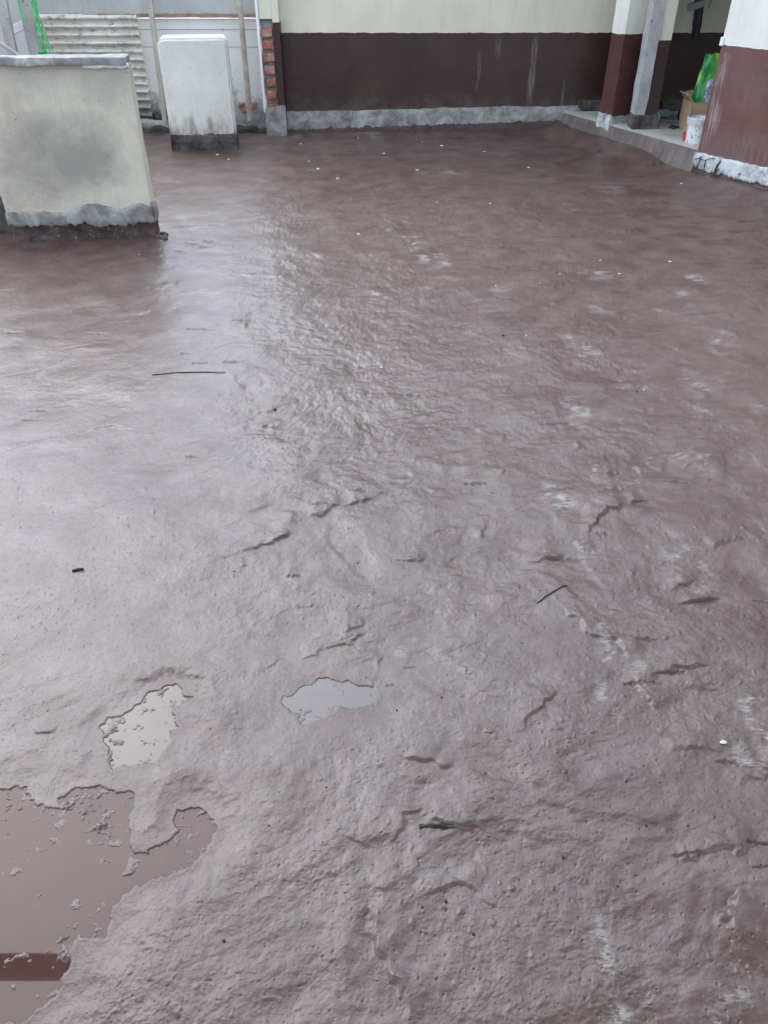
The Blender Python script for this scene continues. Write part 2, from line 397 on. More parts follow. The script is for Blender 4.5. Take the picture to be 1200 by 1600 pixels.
def floor_h(x, y, fine=True):
    x = np.asarray(x, float); y = np.asarray(y, float)
    fade = np.where((y > .2) & (y < 9.5) & (np.abs(x) < 7), 1.0, 0.0)
    base = rise(x, y)
    wx = x+.08*fbm(x*2.1, y*2.1, 2, 5); wy = y+.08*fbm(x*2.1+9, y*2.1, 2, 6)
    near = 1-ss((y-1.2)/3.4)
    rightsm = ss((x-.1-(y-3)*.05)/.7)*ss((y-2.6)/1.2)             # far right is trowelled smoother
    leftsm = ss((-x-.35-(y-2)*.06)/.5)*ss((y-.95)/.6)
    blk = ss((y-6.2)/1.0)
    A = (1-.42*rightsm)*(1-.66*leftsm)*(1-.6*blk)
    h = .009*fbm(wx*1.7, wy*1.7, 3, 11)*(1-.5*blk)
    ca, sa = math.cos(R(-28)), math.sin(R(-28))
    u = (wx*ca-wy*sa); v = (wx*sa+wy*ca)
    n1 = fbm(u*3.4, v*5.0, 4, 21)
    h = h+A*.0050*n1*(.5+.5*near)
    # lapped skins of mortar: one-sided steps that come and go
    for sc, se, hh_ in ((2.6, 23, .0040), (5.5, 27, .0024), (11., 29, .0013)):
        n_ = fbm(wx*sc*.8, wy*sc, 4, se)*2.4; fl_ = np.floor(n_); fr_ = n_-fl_
        k_ = ss(fbm(x*sc*.45+3, y*sc*.45, 2, se+2)*1.8+.35)
        h = h+(.5 if sc < 3 else .22)*A*hh_*k_*((fl_+ss(fr_/.34))-n_)
    n2 = fbm(u*11, v*16, 4, 31, .6)
    h = h+A*.0012*n2*(.6+.4*near)
    # soft trowelled lumps
    n3 = fbm(wx*6.5, wy*7.5, 2, 47); h = h+A*.0030*np.maximum(n3, -.15)*(.5+.5*near)
    n4 = gn(wx*15, wy*17, 48); h = h+A*.0013*ss((n4-.12)/.5)*(.4+.6*near)
    if fine:
        # footprints and trowel rubs: flat shallow dishes
        c = gn(x*4.3, y*4.3, 51); h = h-A*.0028*ss((c-.35)/.16)
        # nodules of mortar and grit
        nod = gn(x*46, y*46, 61); m2 = ss(fbm(x*3, y*3, 2, 63)*1.2+.5)
        h = h+.0034*ss((nod-.5)/.3)*m2*near*(1-.4*rightsm)*.8
        nod = gn(x*85, y*85, 65); h = h+.0014*ss((nod-.45)/.3)*near*m2
        gm_ = .45+.55*ss(fbm(x*2.2+4, y*2.2, 3, 73)*1.3+.5)
        h = h+.00065*fbm(x*38, y*38, 4, 71, .72)*(.30+.70*near)*gm_*(1-.5*rightsm)*(1-.4*leftsm)
        bnd = ss(1-np.abs(x+.05-.12*(y-3))/.9)*ss((y-1.8)/.8)*ss((6.6-y)/1.2)
        h = h+.0036*bnd*fbm(u*13, v*17, 4, 77, .68)
        h = h+.0026*ss((y-1.9)/1.2)*(1-.6*blk)*(1-.6*leftsm)*(1-bnd)*fbm(u*12, v*17, 4, 79, .66)*(.3+.7*ss(fbm(x*1.6, y*1.6, 2, 83)*1.5+.5))
        # pinholes
        ph = gn(x*120, y*120, 75); h = h-.002*ss((ph-.6)/.12)*(y < 2.2)
        h = h+.0017*(1-.65*leftsm)*(1-.5*blk)*gm_*fbm(x*21+.2*n1, y*27, 4, 87, .7)*ss((7-y)/2)*(1-.72*near)
        # fine raked streaks in the middle distance
        st = fbm(u*30, v*90, 2, 81); h = h+A*.0008*st*(1-near*.7)
    for P, hh, wd in LEDGES:
        xs = [p[0] for p in P]; ys = [p[1] for p in P]
        k = (x > min(xs)-.4) & (x < max(xs)+.4) & (y > min(ys)-.4) & (y < max(ys)+.4)
        if not k.any(): continue
        X = x[k]+.02*fbm(x[k]*14, y[k]*14, 3, 91); Yy = y[k]+.02*fbm(x[k]*14+5, y[k]*14, 3, 92)
        d, s, side = pline(X, Yy, P)
        gap = ss((gn(x[k]*9, y[k]*9, 93)+.42)/.5)*(.85+.25*gn(x[k]*18, y[k]*18, 94))
        env = ss(s/.3)*ss((1-s)/.3)*np.clip(gap, 0, 1.2)
        sg = side*d; cw = .009+.004*np.clip(P[0][1], 0, 8)
        up_ = np.where(sg > 0, np.exp(-(sg/wd)**2), 1.0); dn_ = np.where(sg < 0, -.3*np.exp(-(sg/(wd*.5))**2), -.3)
        tr = ss(sg/cw+.5); lip = dn_*(1-tr)+up_*tr
        add = np.zeros_like(h); add[k] = .85*hh*env*lip; h = h+add
    mk = ss(1-np.hypot(x+.5, y-1.0)/1.0); h = h*(1-.5*mk)-.009*mk
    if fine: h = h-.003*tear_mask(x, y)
    # puddle basins
    for P, wl, isl, sl, q1, q2 in ((PUD3, WL3, 1.15, .07, .2, .09), (PUD1, WL1, 1.25, .07, .04, .045), (PUD2, WL2, .3, .09, .2, .09)):
        xs = P[:, 0]; ys = P[:, 1]
        k = (x > xs.min()-.3) & (x < xs.max()+.3) & (y > ys.min()-.3) & (y < ys.max()+.3)
        if not k.any(): continue
        X = x[k]; Yy = y[k]
        sdv = sdist(X+.011*fbm(X*24, Yy*24, 3, 95, .5), Yy+.011*fbm(X*24+7, Yy*24, 3, 96, .5), P)
        cl_ = ss(fbm(X*5.5, Yy*5.5, 2, 99)*1.6+.25); bumps = np.clip(fbm(X*24, Yy*30, 4, 97, .6)-.30, 0, 1)*.028*isl*cl_ + np.clip(gn(X*75, Yy*75, 98)-.40, 0, 1)*.030*isl*(.2+.8*cl_)
        for ic, ir in ISL: bumps = bumps+.0085*np.exp(-((X-ic.x)**2+((Yy-ic.y)*.8)**2)/(ir*ir))*np.clip(.15+fbm(X*34, Yy*44, 4, 101, .6)*2.2, 0, 1.2)
        ins = wl+np.maximum(sdv*sl, -.0036)+bumps-.0005; ins = np.where(ins > wl, wl+(ins-wl)*.22, ins)
        outs = wl+.0002+sdv*.03+.0004*np.exp(-((sdv-.006)/.006)**2)
        m_ = np.where(sdv < 0, ins, outs)
        b = ss(1-(sdv-.018)/q2); b = np.where(sdv < .02, 1, b)
        hk = h[k]
        # keep relief outside but never below the waterline near the rim
        w_ = ss(1-(sdv-.4*q1)/q1); relief = hk*(1-w_)+np.maximum(hk, wl+.002)*w_
        v_ = np.where(sdv < 0, m_, relief*(1-b)+(m_+np.clip(hk-wl, 0, .004)*.5)*b)
        h = h.copy(); h[k] = v_
    # mud swept up against the verandah step and along the back wall
    e = edge_d(x, y); inr = (y > 4.0) & (y < 8.5)
    h = h+np.where(inr, (.03+.055*ss((y-6.6)/.5))*ss(1-np.abs(e)/.28)*(e > -.3), 0)
    h = h+.02*ss((y-7.95)/.2)*(x > -1)
    return h*fade
def hz(x, y): return float(floor_h(np.array([x]), np.array([y]))[0])

NR, NC = 1150, 1250
ang = np.linspace(R(72), R(9.3), NR)
ys = CAM_H/np.tan(ang)
ys = np.concatenate([[-60, -20, -8, -3, -1, 0, .25], ys, [9.4, 9.8, 12, 20, 60, 150]])
us = np.linspace(-.72, .72, NC)
us = np.concatenate([[-60, -20, -8, -3, -1.4, -1, -.8], us, [.8, 1, 1.4, 3, 8, 20, 60]])
zc = np.clip(ys, .45, 9.2)*math.cos(PITCH)+CAM_H*math.sin(PITCH)
GX = us[None, :]*zc[:, None]; GY = np.repeat(ys[:, None], len(us), 1)
GZ = floor_h(GX, GY)
GZ = np.where((GY > 8.75), -.15, GZ)
nr, nc = GX.shape
co = np.stack([GX, GY, GZ], -1).reshape(-1, 3).astype(np.float32)
me = bpy.data.meshes.new('floor')
me.vertices.add(nr*nc); me.vertices.foreach_set('co', co.ravel())
i0 = (np.arange(nr-1)[:, None]*nc+np.arange(nc-1)[None, :]).ravel()
fc = np.stack([i0, i0+1, i0+nc+1, i0+nc], -1).astype(np.int32)
me.loops.add(fc.size); me.loops.foreach_set('vertex_index', fc.ravel())
me.polygons.add(len(fc)); me.polygons.foreach_set('loop_start', np.arange(0, fc.size, 4, dtype=np.int32))
me.polygons.foreach_set('use_smooth', np.ones(len(fc), bool))
me.update(calc_edges=True)
# scuff mask, world-space patches
sc_ = np.zeros(GX.shape)
for px, py, rx, ry, s in SCUFFS:
    c = G(px, py); ex = abs(G(px+rx, py).x-c.x); ey = abs(G(px, py-ry).y-G(px, py+ry).y)/2
    k = (np.abs(GX-c.x) < ex*2) & (np.abs(GY-c.y) < ey*2)
    X = GX[k]; Yy = GY[k]
    r = ((X-c.x)/ex)**2+((Yy-c.y)/ey)**2
    st = .55*fbm(X*22/max(.3, c.y*.35)+Yy*9, Yy*210/max(.8, c.y*.6), 2, 120)+.8*fbm(X*9/max(.5, c.y*.3), Yy*12/max(.5, c.y*.3), 3, 121)
    v = s*np.clip(1-r*.6, 0, 1)*np.clip((st-.12)*2.2, 0, 1)
    sc_[k] = np.maximum(sc_[k], v)
at = me.attributes.new('scuff', 'FLOAT', 'POINT'); at.data.foreach_set('value', sc_.ravel().astype(np.float32))

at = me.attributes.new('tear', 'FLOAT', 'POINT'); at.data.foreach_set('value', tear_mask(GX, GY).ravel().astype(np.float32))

m = M('wet_brown_screed', .3, .60)
big = m.noise(.9, 5, .6, .3)
base = m.ramp(big, (.3, (.082, .046, .037)), (.6, (.101, .065, .053)), (.8, (.126, .090, .077)))
med = m.noise(7, 6, .65, .4)
base = m.mix(m.ramp(med, (.40, 0), (.68, .75)), base, (.15, .108, .098))
base = m.mix(m.ramp(m.noise(3.1, 6, .65), (.5, 0), (.68, .7)), base, (.064, .031, .025))
base = m.mix(m.ramp(m.noise(38, 5, .7), (.5, 0), (.72, .5)), base, (.048, .03, .026))
base = m.mix(m.ramp(m.noise(150, 2, .5), (.7, 0), (.76, .7)), base, (.035, .025, .025))
a = m.n('ShaderNodeAttribute'); a.attribute_name = 'scuff'
base = m.mix(m.math('MULTIPLY', a.outputs['Fac'], .72), base, (.42, .39, .375))
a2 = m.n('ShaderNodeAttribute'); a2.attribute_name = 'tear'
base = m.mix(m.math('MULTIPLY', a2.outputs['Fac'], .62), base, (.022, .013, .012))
m.col(base)
r = m.math('MULTIPLY_ADD', m.noise(5.5, 6, .7), .40, .145)
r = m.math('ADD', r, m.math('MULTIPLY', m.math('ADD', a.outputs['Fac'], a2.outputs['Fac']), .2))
m.rough(r)
n1 = m.bump(m.noise(1, 5, .62, .5, m.mapv((34, 46, 20), (0, 0, R(28)))), .3, .004)
n1 = m.bump(m.noise(75, 6, .7), .32, .003, n1)
n1 = m.bump(m.ramp(m.noise(170, 2, .5), (.64, 1), (.70, 0)), .4, .0012, n1)
m.bump(m.noise(260, 3, .6), .2, .0012, n1)
MAT_FLOOR = m.m
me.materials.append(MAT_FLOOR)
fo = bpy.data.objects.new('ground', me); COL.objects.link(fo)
tag(fo, 'wet brown freshly coated cement floor of the yard', None, None, 'structure')

# ------------------------------------------------------------ puddles
def water_mat(name, c, ior, rough=.02):
    m = M(name, rough, .5); m.b.inputs['IOR'].default_value = ior
    m.col(m.mix(m.ramp(m.noise(9, 5, .6, .5), (.35, 0), (.7, 1)), c, tuple(v*1.2 for v in c)))
    m.bump(m.noise(5, 2), .02, .004)
    return m.m
MAT_WATER = water_mat('muddy_water', (.070, .034, .029), 1.35)
MAT_WATER2 = water_mat('still_water', (.10, .072, .066), 1.65)
def water(name, P, z, grow, mat, label):
    c = P.mean(0); bm = bmesh.new()
    n = len(P); vs = []
    for i in range(n):
        a_ = P[i-1]; b_ = P[(i+1) % n]; t = b_-a_; t = t/np.linalg.norm(t)
        nn = np.array([t[1], -t[0]])
        q = P[i]+nn*grow
        if sdist(np.array([q[0]]), np.array([q[1]]), P)[0] < 0: q = P[i]-nn*grow
        vs.append(bm.verts.new((q[0], q[1], z)))
    bm.faces.new(vs); bmesh.ops.triangulate(bm, faces=bm.faces)
    o = link(name, bm, mat); tag(o, label, None, None, 'structure'); return o
def hullw(name, P, z, mat, label, g=.03):
    x0, y0 = P.min(0)-g; x1, y1 = P.max(0)+g
    bm = bmesh.new()
    # fan along a fine clip: keep grid cells within g of the outline
    st = .012; nx = int((x1-x0)/st)+1; ny = int((y1-y0)/st)+1
    xs = x0+np.arange(nx+1)*st; yy = y0+np.arange(ny+1)*st
    XX, YY = np.meshgrid(xs, yy); D = sdist(XX, YY, P) < g
    vm = {}
    def vv(i, j):
        if (i, j) not in vm: vm[(i, j)] = bm.verts.new((xs[i], yy[j], z))
        return vm[(i, j)]
    for j in range(ny):
        for i in range(nx):
            if D[j, i] and D[j, i+1] and D[j+1, i] and D[j+1, i+1]:
                bm.faces.new((vv(i, j), vv(i+1, j), vv(i+1, j+1), vv(i, j+1)))
    o = link(name, bm, mat, None, True); tag(o, label, None, None, 'structure'); return o
hullw('puddle_water', PUD1, WL1, water_mat('cream_lit_water', (.10, .07, .06), 1.5), 'small puddle with cream cloud reflection at left', .024)
hullw('puddle_water', PUD2, WL2, MAT_WATER2, 'small blue grey puddle near the middle of the floor', .026)
hullw('puddle_water', PUD3, WL3, MAT_WATER, 'large brown puddle at lower left corner', .028)

# ------------------------------------------------------------ BACK WALL
YW = 8.15
ZB0 = -.1
wx_ = lambda p_: Wy(p_, 110, YW).x
MAT_BACK = painted_wall('cream_over_maroon_wall', .825, runs=((wx_(832), .035, .2, .8, .75), (wx_(748), .02, .35, .7, .4), (wx_(776), .03, .6, .8, .35), (wx_(884), .02, .2, .45, .4)))
t = empty('back_wall', (1.5, YW, 0), 'long cream wall with maroon lower half and bare cement skirting at the back', 'wall')
bm = bmesh.new(); box(bm, ((-.93+5.6)/2, YW+.12, 1.45), (6.53, .24, 3.1)); link('wall_face', bm, MAT_BACK, t)
def zt(u): return .185+.028*u*.7+.012*mn.noise(Vector((u*2.2, 3, 0)))+.007*mn.noise(Vector((u*14, 1, 0)))+.02*max(0, mn.noise(Vector((u*7, 9, 0)))-.35)
def zb(u): return -.02
bm = bmesh.new(); band(bm, (-.93, YW, 0), (1.86, YW, 0), zb, zt, (0, -1, 0), .016, .018, 8, .006, 3)
link('cement_skirting', bm, MAT_CEMENT, t, True)
bm = bmesh.new(); band(bm, (1.84, YW, 0), (5.4, YW, 0), lambda u: .1, lambda u: .285+.006*mn.noise(Vector((u*9, 3, 0))), (0, -1, 0), .012, .03, 4, .003, 5)
link('cement_skirting', bm, MAT_CEMENT_DARK, t, True)
# mud splash along the wall foot
bm = bmesh.new()
band(bm, (-.93, YW-.018, 0), (1.8, YW-.018, 0), lambda u: -.03, lambda u: .03+.03*u+.03*max(0, mn.noise(Vector((u*11, 7, 0))))+.015*mn.noise(Vector((u*30, 2, 0))), (0, -1, 0), .012, .014, 4, .006, 8)
link('mud_splash', bm, simple('dried_mud', (.09, .06, .06), .8, .4, 20, .4), t, True)

# brick pier at the left end of the wall
t = empty('brick_pier', (-1.04, 8.02, 0), 'narrow wall end with exposed red bricks beside maroon paint', 'brick pier')
xl = Wy(412, 120, 8.02).x; xm = Wy(432, 120, 8.02).x; xr = Wy(448, 205, 8.02).x
zt0 = Wy(430, 34, 8.02).z
MAT_PIER = painted_wall('pier_paint', zt0-.005, wob=.001)
bm = bmesh.new(); box(bm, ((xm+xr)/2, 8.085, 1.2), (xr-xm, .13, 2.6), bev=.004); link('painted_face', bm, MAT_PIER, t)
bm = bmesh.new(); box(bm, ((xl+xm)/2, 8.085, zt0+.85), (xm-xl, .13, 1.66), bev=.004); link('painted_face', bm, simple('cream_plaster', (.66, .64, .52), .8, .15, 4), t)
bm = bmesh.new(); box(bm, ((xl+xm)/2, 8.105, .45), (xm-xl, .09, .98), cuts=.025, jit=.006); link('mortar', bm, MAT_CEMENT, t, True)
mb = M('red_brick', .85, .2)
mb.col(speckle(mb, mb.ramp(mb.noise(11, 5, .6, .3), (.3, (.2, .075, .055)), (.5, (.36, .14, .1)), (.72, (.42, .3, .26))), (.3, .28, .26), 40, .58, .68))
mb.bump(mb.noise(60, 5), .7, .006); MAT_BRICK = mb.m
for k in range(7):
    pz = Wy(420, 47+k*19.6+4, 8.02).z
    bm = bmesh.new(); w_ = (xm-xl)*(.78+.14*random.random())
    box(bm, (xl+.012+w_/2+random.uniform(-.003, .006), 8.075, pz), (w_, .11, .066), bev=.006, cuts=.016, jit=.008, seed=k*3.1)
    link('brick', bm, MAT_BRICK, t, True)
bm = bmesh.new()
band(bm, (xl-.01, 8.02, 0), (xr+.005, 8.02, 0), lambda u: -.03, lambda u: .25+.02*mn.noise(Vector((u*9, 31, 0))), (0, -1, 0), .022, .012, 10, .012, 13)
link('cement_skirting', bm, MAT_CEMENT, t, True)
bm = bmesh.new(); box(bm, (xl-.012, 8.03, 1.2), (.022, .05, 2.0), bev=.003); link('white_trim', bm, simple('white_enamel', (.78, .78, .78), .5, .12, 6), t)

# ------------------------------------------------------------ LEFT SCREEN of sheets, boards and poles
YF = 8.3
MAT_WHITE_BOARD = None
m = M('white_board', .6, .3); x, y, z = m.xyz()
g = m.math('ADD', m.math('MULTIPLY', z, -3.0), m.math('MULTIPLY_ADD', m.noise(5, 5, .65, .3), 2.4, .0))
c = m.mix(m.ramp(m.noise(2, 5, .6), (.4, 0), (.75, .5)), (.68, .67, .64), (.52, .51, .48))
c = m.mix(m.ramp(g, (.2, 0), (.9, 1)), c, (.05, .045, .045))
c = speckle(m, c, (.2, .17, .15), 45, .66, .72)
m.col(c); m.bump(m.noise(30, 4), .2, .004); MAT_WHITE_BOARD = m.m
t = empty('boundary_screen', (-1.7, YF, 0), 'patched screen of white boards under a rusty edged grey sheet', 'screen')
def rect(a, b, c_, d, y): return Wy(a, b, y), Wy(c_, d, y)
p0 = Wy(212, 28, YF); p1 = Wy(412, 168, YF)
bm = bmesh.new(); box(bm, ((p0.x+p1.x)/2, YF, .45), (p1.x-p0.x, .03, .95)); link('white_board', bm, MAT_WHITE_BOARD, t)
# board seams
bm = bmesh.new()
for zz in (Wy(300, 46, YF).z, Wy(300, 73, YF).z):
    box(bm, ((p0.x+p1.x)/2, YF-.0165, zz), (p1.x-p0.x, .003, .004))
link('board_seam', bm, simple('seam_dark', (.25, .25, .26), .9), t)
# grey upper sheet with rusty lower edge
m = M('weathered_sheet', .55, .4); x, y, z = m.xyz()
zr = Wy(300, 27, YF-.03).z
gr = m.math('ADD', m.math('MULTIPLY', m.math('SUBTRACT', z, zr), -22), m.math('MULTIPLY_ADD', m.noise(28, 5, .7), 1.6, .35))
c = m.mix(m.ramp(m.noise(3, 6, .65, .3), (.35, 0), (.7, 1)), (.42, .43, .42), (.33, .34, .33))
c = m.mix(m.ramp(m.noise(1, 4, .6, 0, m.mapv((30, 30, 2))), (.5, 0), (.8, .5)), c, (.26, .25, .23))
c = m.mix(m.ramp(gr, (.45, 0), (.75, .9)), c, (.3, .16, .08))
m.col(c); m.bump(m.noise(18, 4), .25, .008); MAT_SHEET = m.m
xa = Wy(30, 20, YF-.03).x; xb = Wy(404, 10, YF-.03).x
bm = bmesh.new(); box(bm, ((xa+xb)/2, YF-.03, zr+.16), (xb-xa, .008, .32), cuts=.08, jit=.006); link('grey_sheet', bm, MAT_SHEET, t, True)
bm = bmesh.new(); box(bm, ((xa+xb)/2+.3, YF-.042, zr+.012), (xb-xa-.6, .012, .028), cuts=.03, jit=.003); link('rusty_rail', bm, simple('rusty_angle_iron', (.36, .24, .17), .8, .5, 16, .4, dark=(.2, .09, .05)), t, True)
# plinth below the boards
pa = Wy(215, 190, YF).x
bm = bmesh.new(); band(bm, (pa-.5, YF-.06, 0), (xl-.01, YF-.06, 0), lambda u: -.05, lambda u: (.1 if u < .9 else .22)+.03*mn.noise(Vector((u*6, 77, 0))), (0, -1, 0), .03, .02, 10, .02, 23)
link('plinth', bm, MAT_CEMENT, t, True)
bm = bmesh.new(); band(bm, (pa-.5, YF-.12, 0), (xl-.01, YF-.12, 0), lambda u: -.05, lambda u: .05+.04*mn.noise(Vector((u*9, 7, 0))), (0, -1, 0), .03, .02, 6, .02, 29)
link('plinth_mud', bm, simple('dark_mud', (.05, .04, .042), .7, .4, 20, .4), t, True)
zz = Wy(380, 165, YF-.05)
for bx_, bz, bw in ((378, 165, .05), (384, 171, .07), (396, 165, .06)):
    q = Wy(bx_, bz, YF-.07); bm = bmesh.new(); box(bm, q, (bw, .05, .045), bev=.006, cuts=.012, jit=.006, seed=bx_); link('brick', bm, MAT_BRICK, t, True)

# corrugated sheet (real waves, running across)
m = M('corrugated_cement_sheet', .75, .3)
c = m.mix(m.ramp(m.noise(4, 6, .65, .3), (.35, 0), (.7, 1)), (.64, .62, .55), (.44, .42, .37))
c = m.mix(m.ramp(m.noise(16, 6, .75, .4), (.53, 0), (.66, .85)), c, (.1, .09, .08))
xx, yy_, zz_ = m.xyz()
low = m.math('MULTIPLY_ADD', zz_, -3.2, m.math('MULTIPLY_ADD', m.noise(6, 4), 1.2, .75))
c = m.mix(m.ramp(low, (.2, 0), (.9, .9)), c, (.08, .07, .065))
m.col(c); m.bump(m.noise(50, 4), .3, .004); MAT_CORR = m.m
zt_ = Wy(120, 22, YF-.05).z; xL = Wy(40, 22, YF-.05).x; xR = Wy(213, 22, YF-.05).x
bm = bmesh.new(); nzc = 150; nxc = 40; zb_ = .02
pitch_ = (zt_-Wy(120, 88, YF-.05).z)/5.0
g_ = []
for k in range(2):
    rows = []
    for j in range(nzc+1):
        z_ = zb_+(zt_-zb_)*j/nzc
        rows.append([bm.verts.new((xL+(xR-xL)*i/nxc, YF-.055+k*.006+.018*math.cos((zt_-z_)/pitch_*2*math.pi+.5)+.003*mn.noise(Vector((i*.3, j*.05, 2))), z_+.004*mn.noise(Vector((i*.15, 8, j*.02))))) for i in range(nxc+1)])
    g_.append(rows)
for rows in g_:
    for j in range(nzc):
        for i in range(nxc): bm.faces.new((rows[j][i], rows[j][i+1], rows[j+1][i+1], rows[j+1][i]))
for i in (0, nxc):
    for j in range(nzc): bm.faces.new((g_[0][j][i], g_[0][j+1][i], g_[1][j+1][i], g_[1][j][i]))
o = link('corrugated_sheet', bm, MAT_CORR, None, True)
tag(o, 'weathered cream corrugated sheet with mould spots, standing behind the low stained wall', 'corrugated sheet')
p = Wy(218, 115, YF-.09)

# poles
MAT_WOOD = simple('bleached_timber', (.5, .46, .4), .85, .35, 9, .4, dark=(.25, .19, .14))
MAT_WOODB = simple('brown_timber', (.46, .40, .33), .8, .5, 8, .4, dark=(.22, .1, .06))
MAT_WOODG = simple('grey_timber', (.42, .40, .38), .85, .3, 7, .4, dark=(.2, .18, .16))
def pole(name, a, b, ya, yb, w_, d_, mat, label, cat='pole', ext=0, sub=12, round_=False):
    A = Wy(*a, ya); B = Wy(*b, yb); D = (B-A); 
    if ext: A = A-D.normalized()*ext
    bm = bmesh.new(); pts = [A+(B-A)*i/sub+Vector((.004*mn.noise(Vector((i*.7, a[0], 0))), 0, 0)) for i in range(sub+1)]
    if round_: tube(bm, pts, w_/2, 10)
    else:
        rings = []
        dx = Vector((1, 0, 0)); dy = Vector((0, 1, 0))
        for p in pts: rings.append([bm.verts.new(p+dx*sx*w_/2+dy*sy*d_/2) for sx, sy in ((-1, -1), (1, -1), (1, 1), (-1, 1))])
        for i in range(sub):
            for k in range(4): bm.faces.new((rings[i][k], rings[i][(k+1) % 4], rings[i+1][(k+1) % 4], rings[i+1][k]))
        bm.faces.new(rings[0]); bm.faces.new(rings[-1])
    o = link(name, bm, mat, None, round_); return tag(o, label, cat)
pole('timber_post', (234, -2), (258, 190), 8.17, 8.17, .042, .035, MAT_WOOD, 'pale wooden post rising behind the white slab', 'post', ext=.5)
pole('wooden_pole', (374, -2), (391, 188), 8.13, 8.1, .05, .05, MAT_WOODB, 'brown weathered wooden pole right of the white slab', 'pole', ext=.5, round_=True)
pole('timber_post', (2, -6), (22, 96), 7.2, 7.2, .075, .04, MAT_WOODG, 'leftmost grey timber post above the stained low wall', 'post', ext=.5)
pole('timber_post', (36, -6), (58, 96), 7.3, 7.3, .085, .05, MAT_WOODG, 'grey timber post beside the green twine', 'post', ext=.5)
pole('timber_brace', (-8, 62), (34, 90), 6.6, 6.6, .028, .02, MAT_WOODG, 'thin curved grey stick leaning at the left edge above low wall', 'stick', round_=True)
# back boards behind the left posts
bm = bmesh.new(); pA = Wy(-120, 30, 7.9); pB = Wy(52, 30, 7.9)
box(bm, ((pA.x+pB.x)/2, 7.9, .75), (pB.x-pA.x, .025, 1.5))
o = link('board_panel', bm, simple('grey_boards', (.5, .49, .48), .8, .25, 5, .3), None); tag(o, 'pale grey board panel behind the leftmost timber posts', 'panel')
bm = bmesh.new(); a = Wy(18, 48, 7.4); b = Wy(44, 36, 7.4)
box(bm, (a+b)/2, ((b-a).length, .05, .06), ux=(b-a), bev=.005); o = link('timber_offcut', bm, simple('limed_wood', (.68, .67, .64), .8, .15), None)
tag(o, 'short whitish timber offcut wedged between the two left posts', 'offcut')
# twine
mg = simple('green_twine', (.06, .5, .16), .5, .3, 8, 0)
bm = bmesh.new(); rnd = random.Random(3)
for s_ in range(9):
    pts = []; a0 = rnd.uniform(-3, 3); b0 = rnd.uniform(-7, 9)
    for i in range(13):
        f_ = i/12; px_ = 50+a0+(24+b0)*f_+4*math.sin(f_*7+s_*1.7); py_ = -4+92*f_
        pts.append(Wy(px_, py_, 7.2-.01*s_+.03*math.sin(f_*5+s_)))
    tube(bm, pts, .0035, 5)
for s_ in range(7):
    c_ = Wy(66+rnd.uniform(-5, 6), 84, 7.1); rr = rnd.uniform(.015, .04)
    tube(bm, [c_+Vector((rr*math.cos(q), .01*math.sin(q*2), rr*math.sin(q)*.6)) for q in np.linspace(0, 5.6, 12)], .0035, 5)
o = link('green_twine', bm, mg, None, True); tag(o, 'tangled bright green plastic twine hanging beside the grey post', 'twine')
bm = bmesh.new()
for s_ in range(3):
    tube(bm, [Wy(24+s_*2+15*f_+2*math.sin(f_*8+s_), -4+38*f_, 7.12) for f_ in np.linspace(0, 1, 8)], .003, 5)
o = link('green_twine', bm, mg, None, True); tag(o, 'short strand of green twine between the two left posts', 'twine')

# ------------------------------------------------------------ STAINED LOW WALL (left)
fl = G(22, 378); fr = G(246, 373); d_ = (fr-fl).normalized(); back = Vector((-d_.y, d_.x, 0)); TH = .11
topz = Wy(205, 100, fr.y).z
t = empty('low_wall', ((fl+fr)/2), 'stained cream low wall with dark smudge and crumbling brown foot', 'low wall')
m = M('stained_cream_plaster', .85, .2); x, y, z = m.xyz()
c = m.mix(m.ramp(m.noise(2.4, 7, .65, .3), (.35, 0), (.7, 1)), (.64, .60, .48), (.50, .46, .38))
sx = m.math('MULTIPLY', m.math('SUBTRACT', x, (fl.x+fr.x)/2-.03), 3.1); sz = m.math('MULTIPLY', m.math('SUBTRACT', z, .5), 5.2)
dd = m.math('ADD', m.math('MULTIPLY', sx, sx), m.math('MULTIPLY', sz, sz))
sm = m.math('SUBTRACT', m.math('MULTIPLY_ADD', m.noise(3.4, 8, .68, .3), 2.4, -.25), m.math('MULTIPLY', dd, .5))
c = m.mix(m.ramp(sm, (.1, 0), (1.3, .68)), c, (.2, .188, .175))
tz = m.math('ADD', m.math('MULTIPLY', z, 2.6), m.math('MULTIPLY_ADD', m.noise(3.5, 6, .65), 1.5, -2.6))
c = m.mix(m.ramp(m.noise(2.8, 7, .7, .6), (.5, 0), (.72, .55)), c, (.3, .255, .215))
c = m.mix(m.ramp(tz, (.15, 0), (.8, .6)), c, (.3, .285, .265))
c = m.mix(m.ramp(m.noise(1, 5, .65, 0, m.mapv((34, 34, 2.4))), (.5, 0), (.8, .4)), c, (.36, .34, .3))
c = m.mix(m.ramp(m.noise(60, 2), (.72, 0), (.745, .9)), c, (.06, .055, .05))
m.col(c); m.bump(m.noise(16, 6, .6), .3, .008); MAT_LOW = m.m
mid = (fl+fr)/2
bm = bmesh.new(); box(bm, mid+back*TH/2+Vector((0, 0, (topz+.12)/2)), ((fr-fl).length, TH, topz-.12), ux=d_, bev=.006, cuts=.05, jit=.004); link('plastered_body', bm, MAT_LOW, t, True)
bm = bmesh.new(); box(bm, mid+back*(TH/2+.008)+Vector((0, 0, .06)), ((fr-fl).length-.01, TH-.014, .26), ux=d_, bev=.012, cuts=.018, jit=.016, seed=4)
mm = M('crumbling_brown_foot', .55, .4)
mm.col(speckle(mm, mm.ramp(mm.noise(14, 6, .65, .4), (.35, (.035, .024, .023)), (.55, (.085, .055, .05)), (.75, (.17, .12, .1))), (.3, .29, .28), 60, .64, .7))
mm.bump(mm.noise(40, 6, .7), .8, .01); MAT_FOOT = mm.m
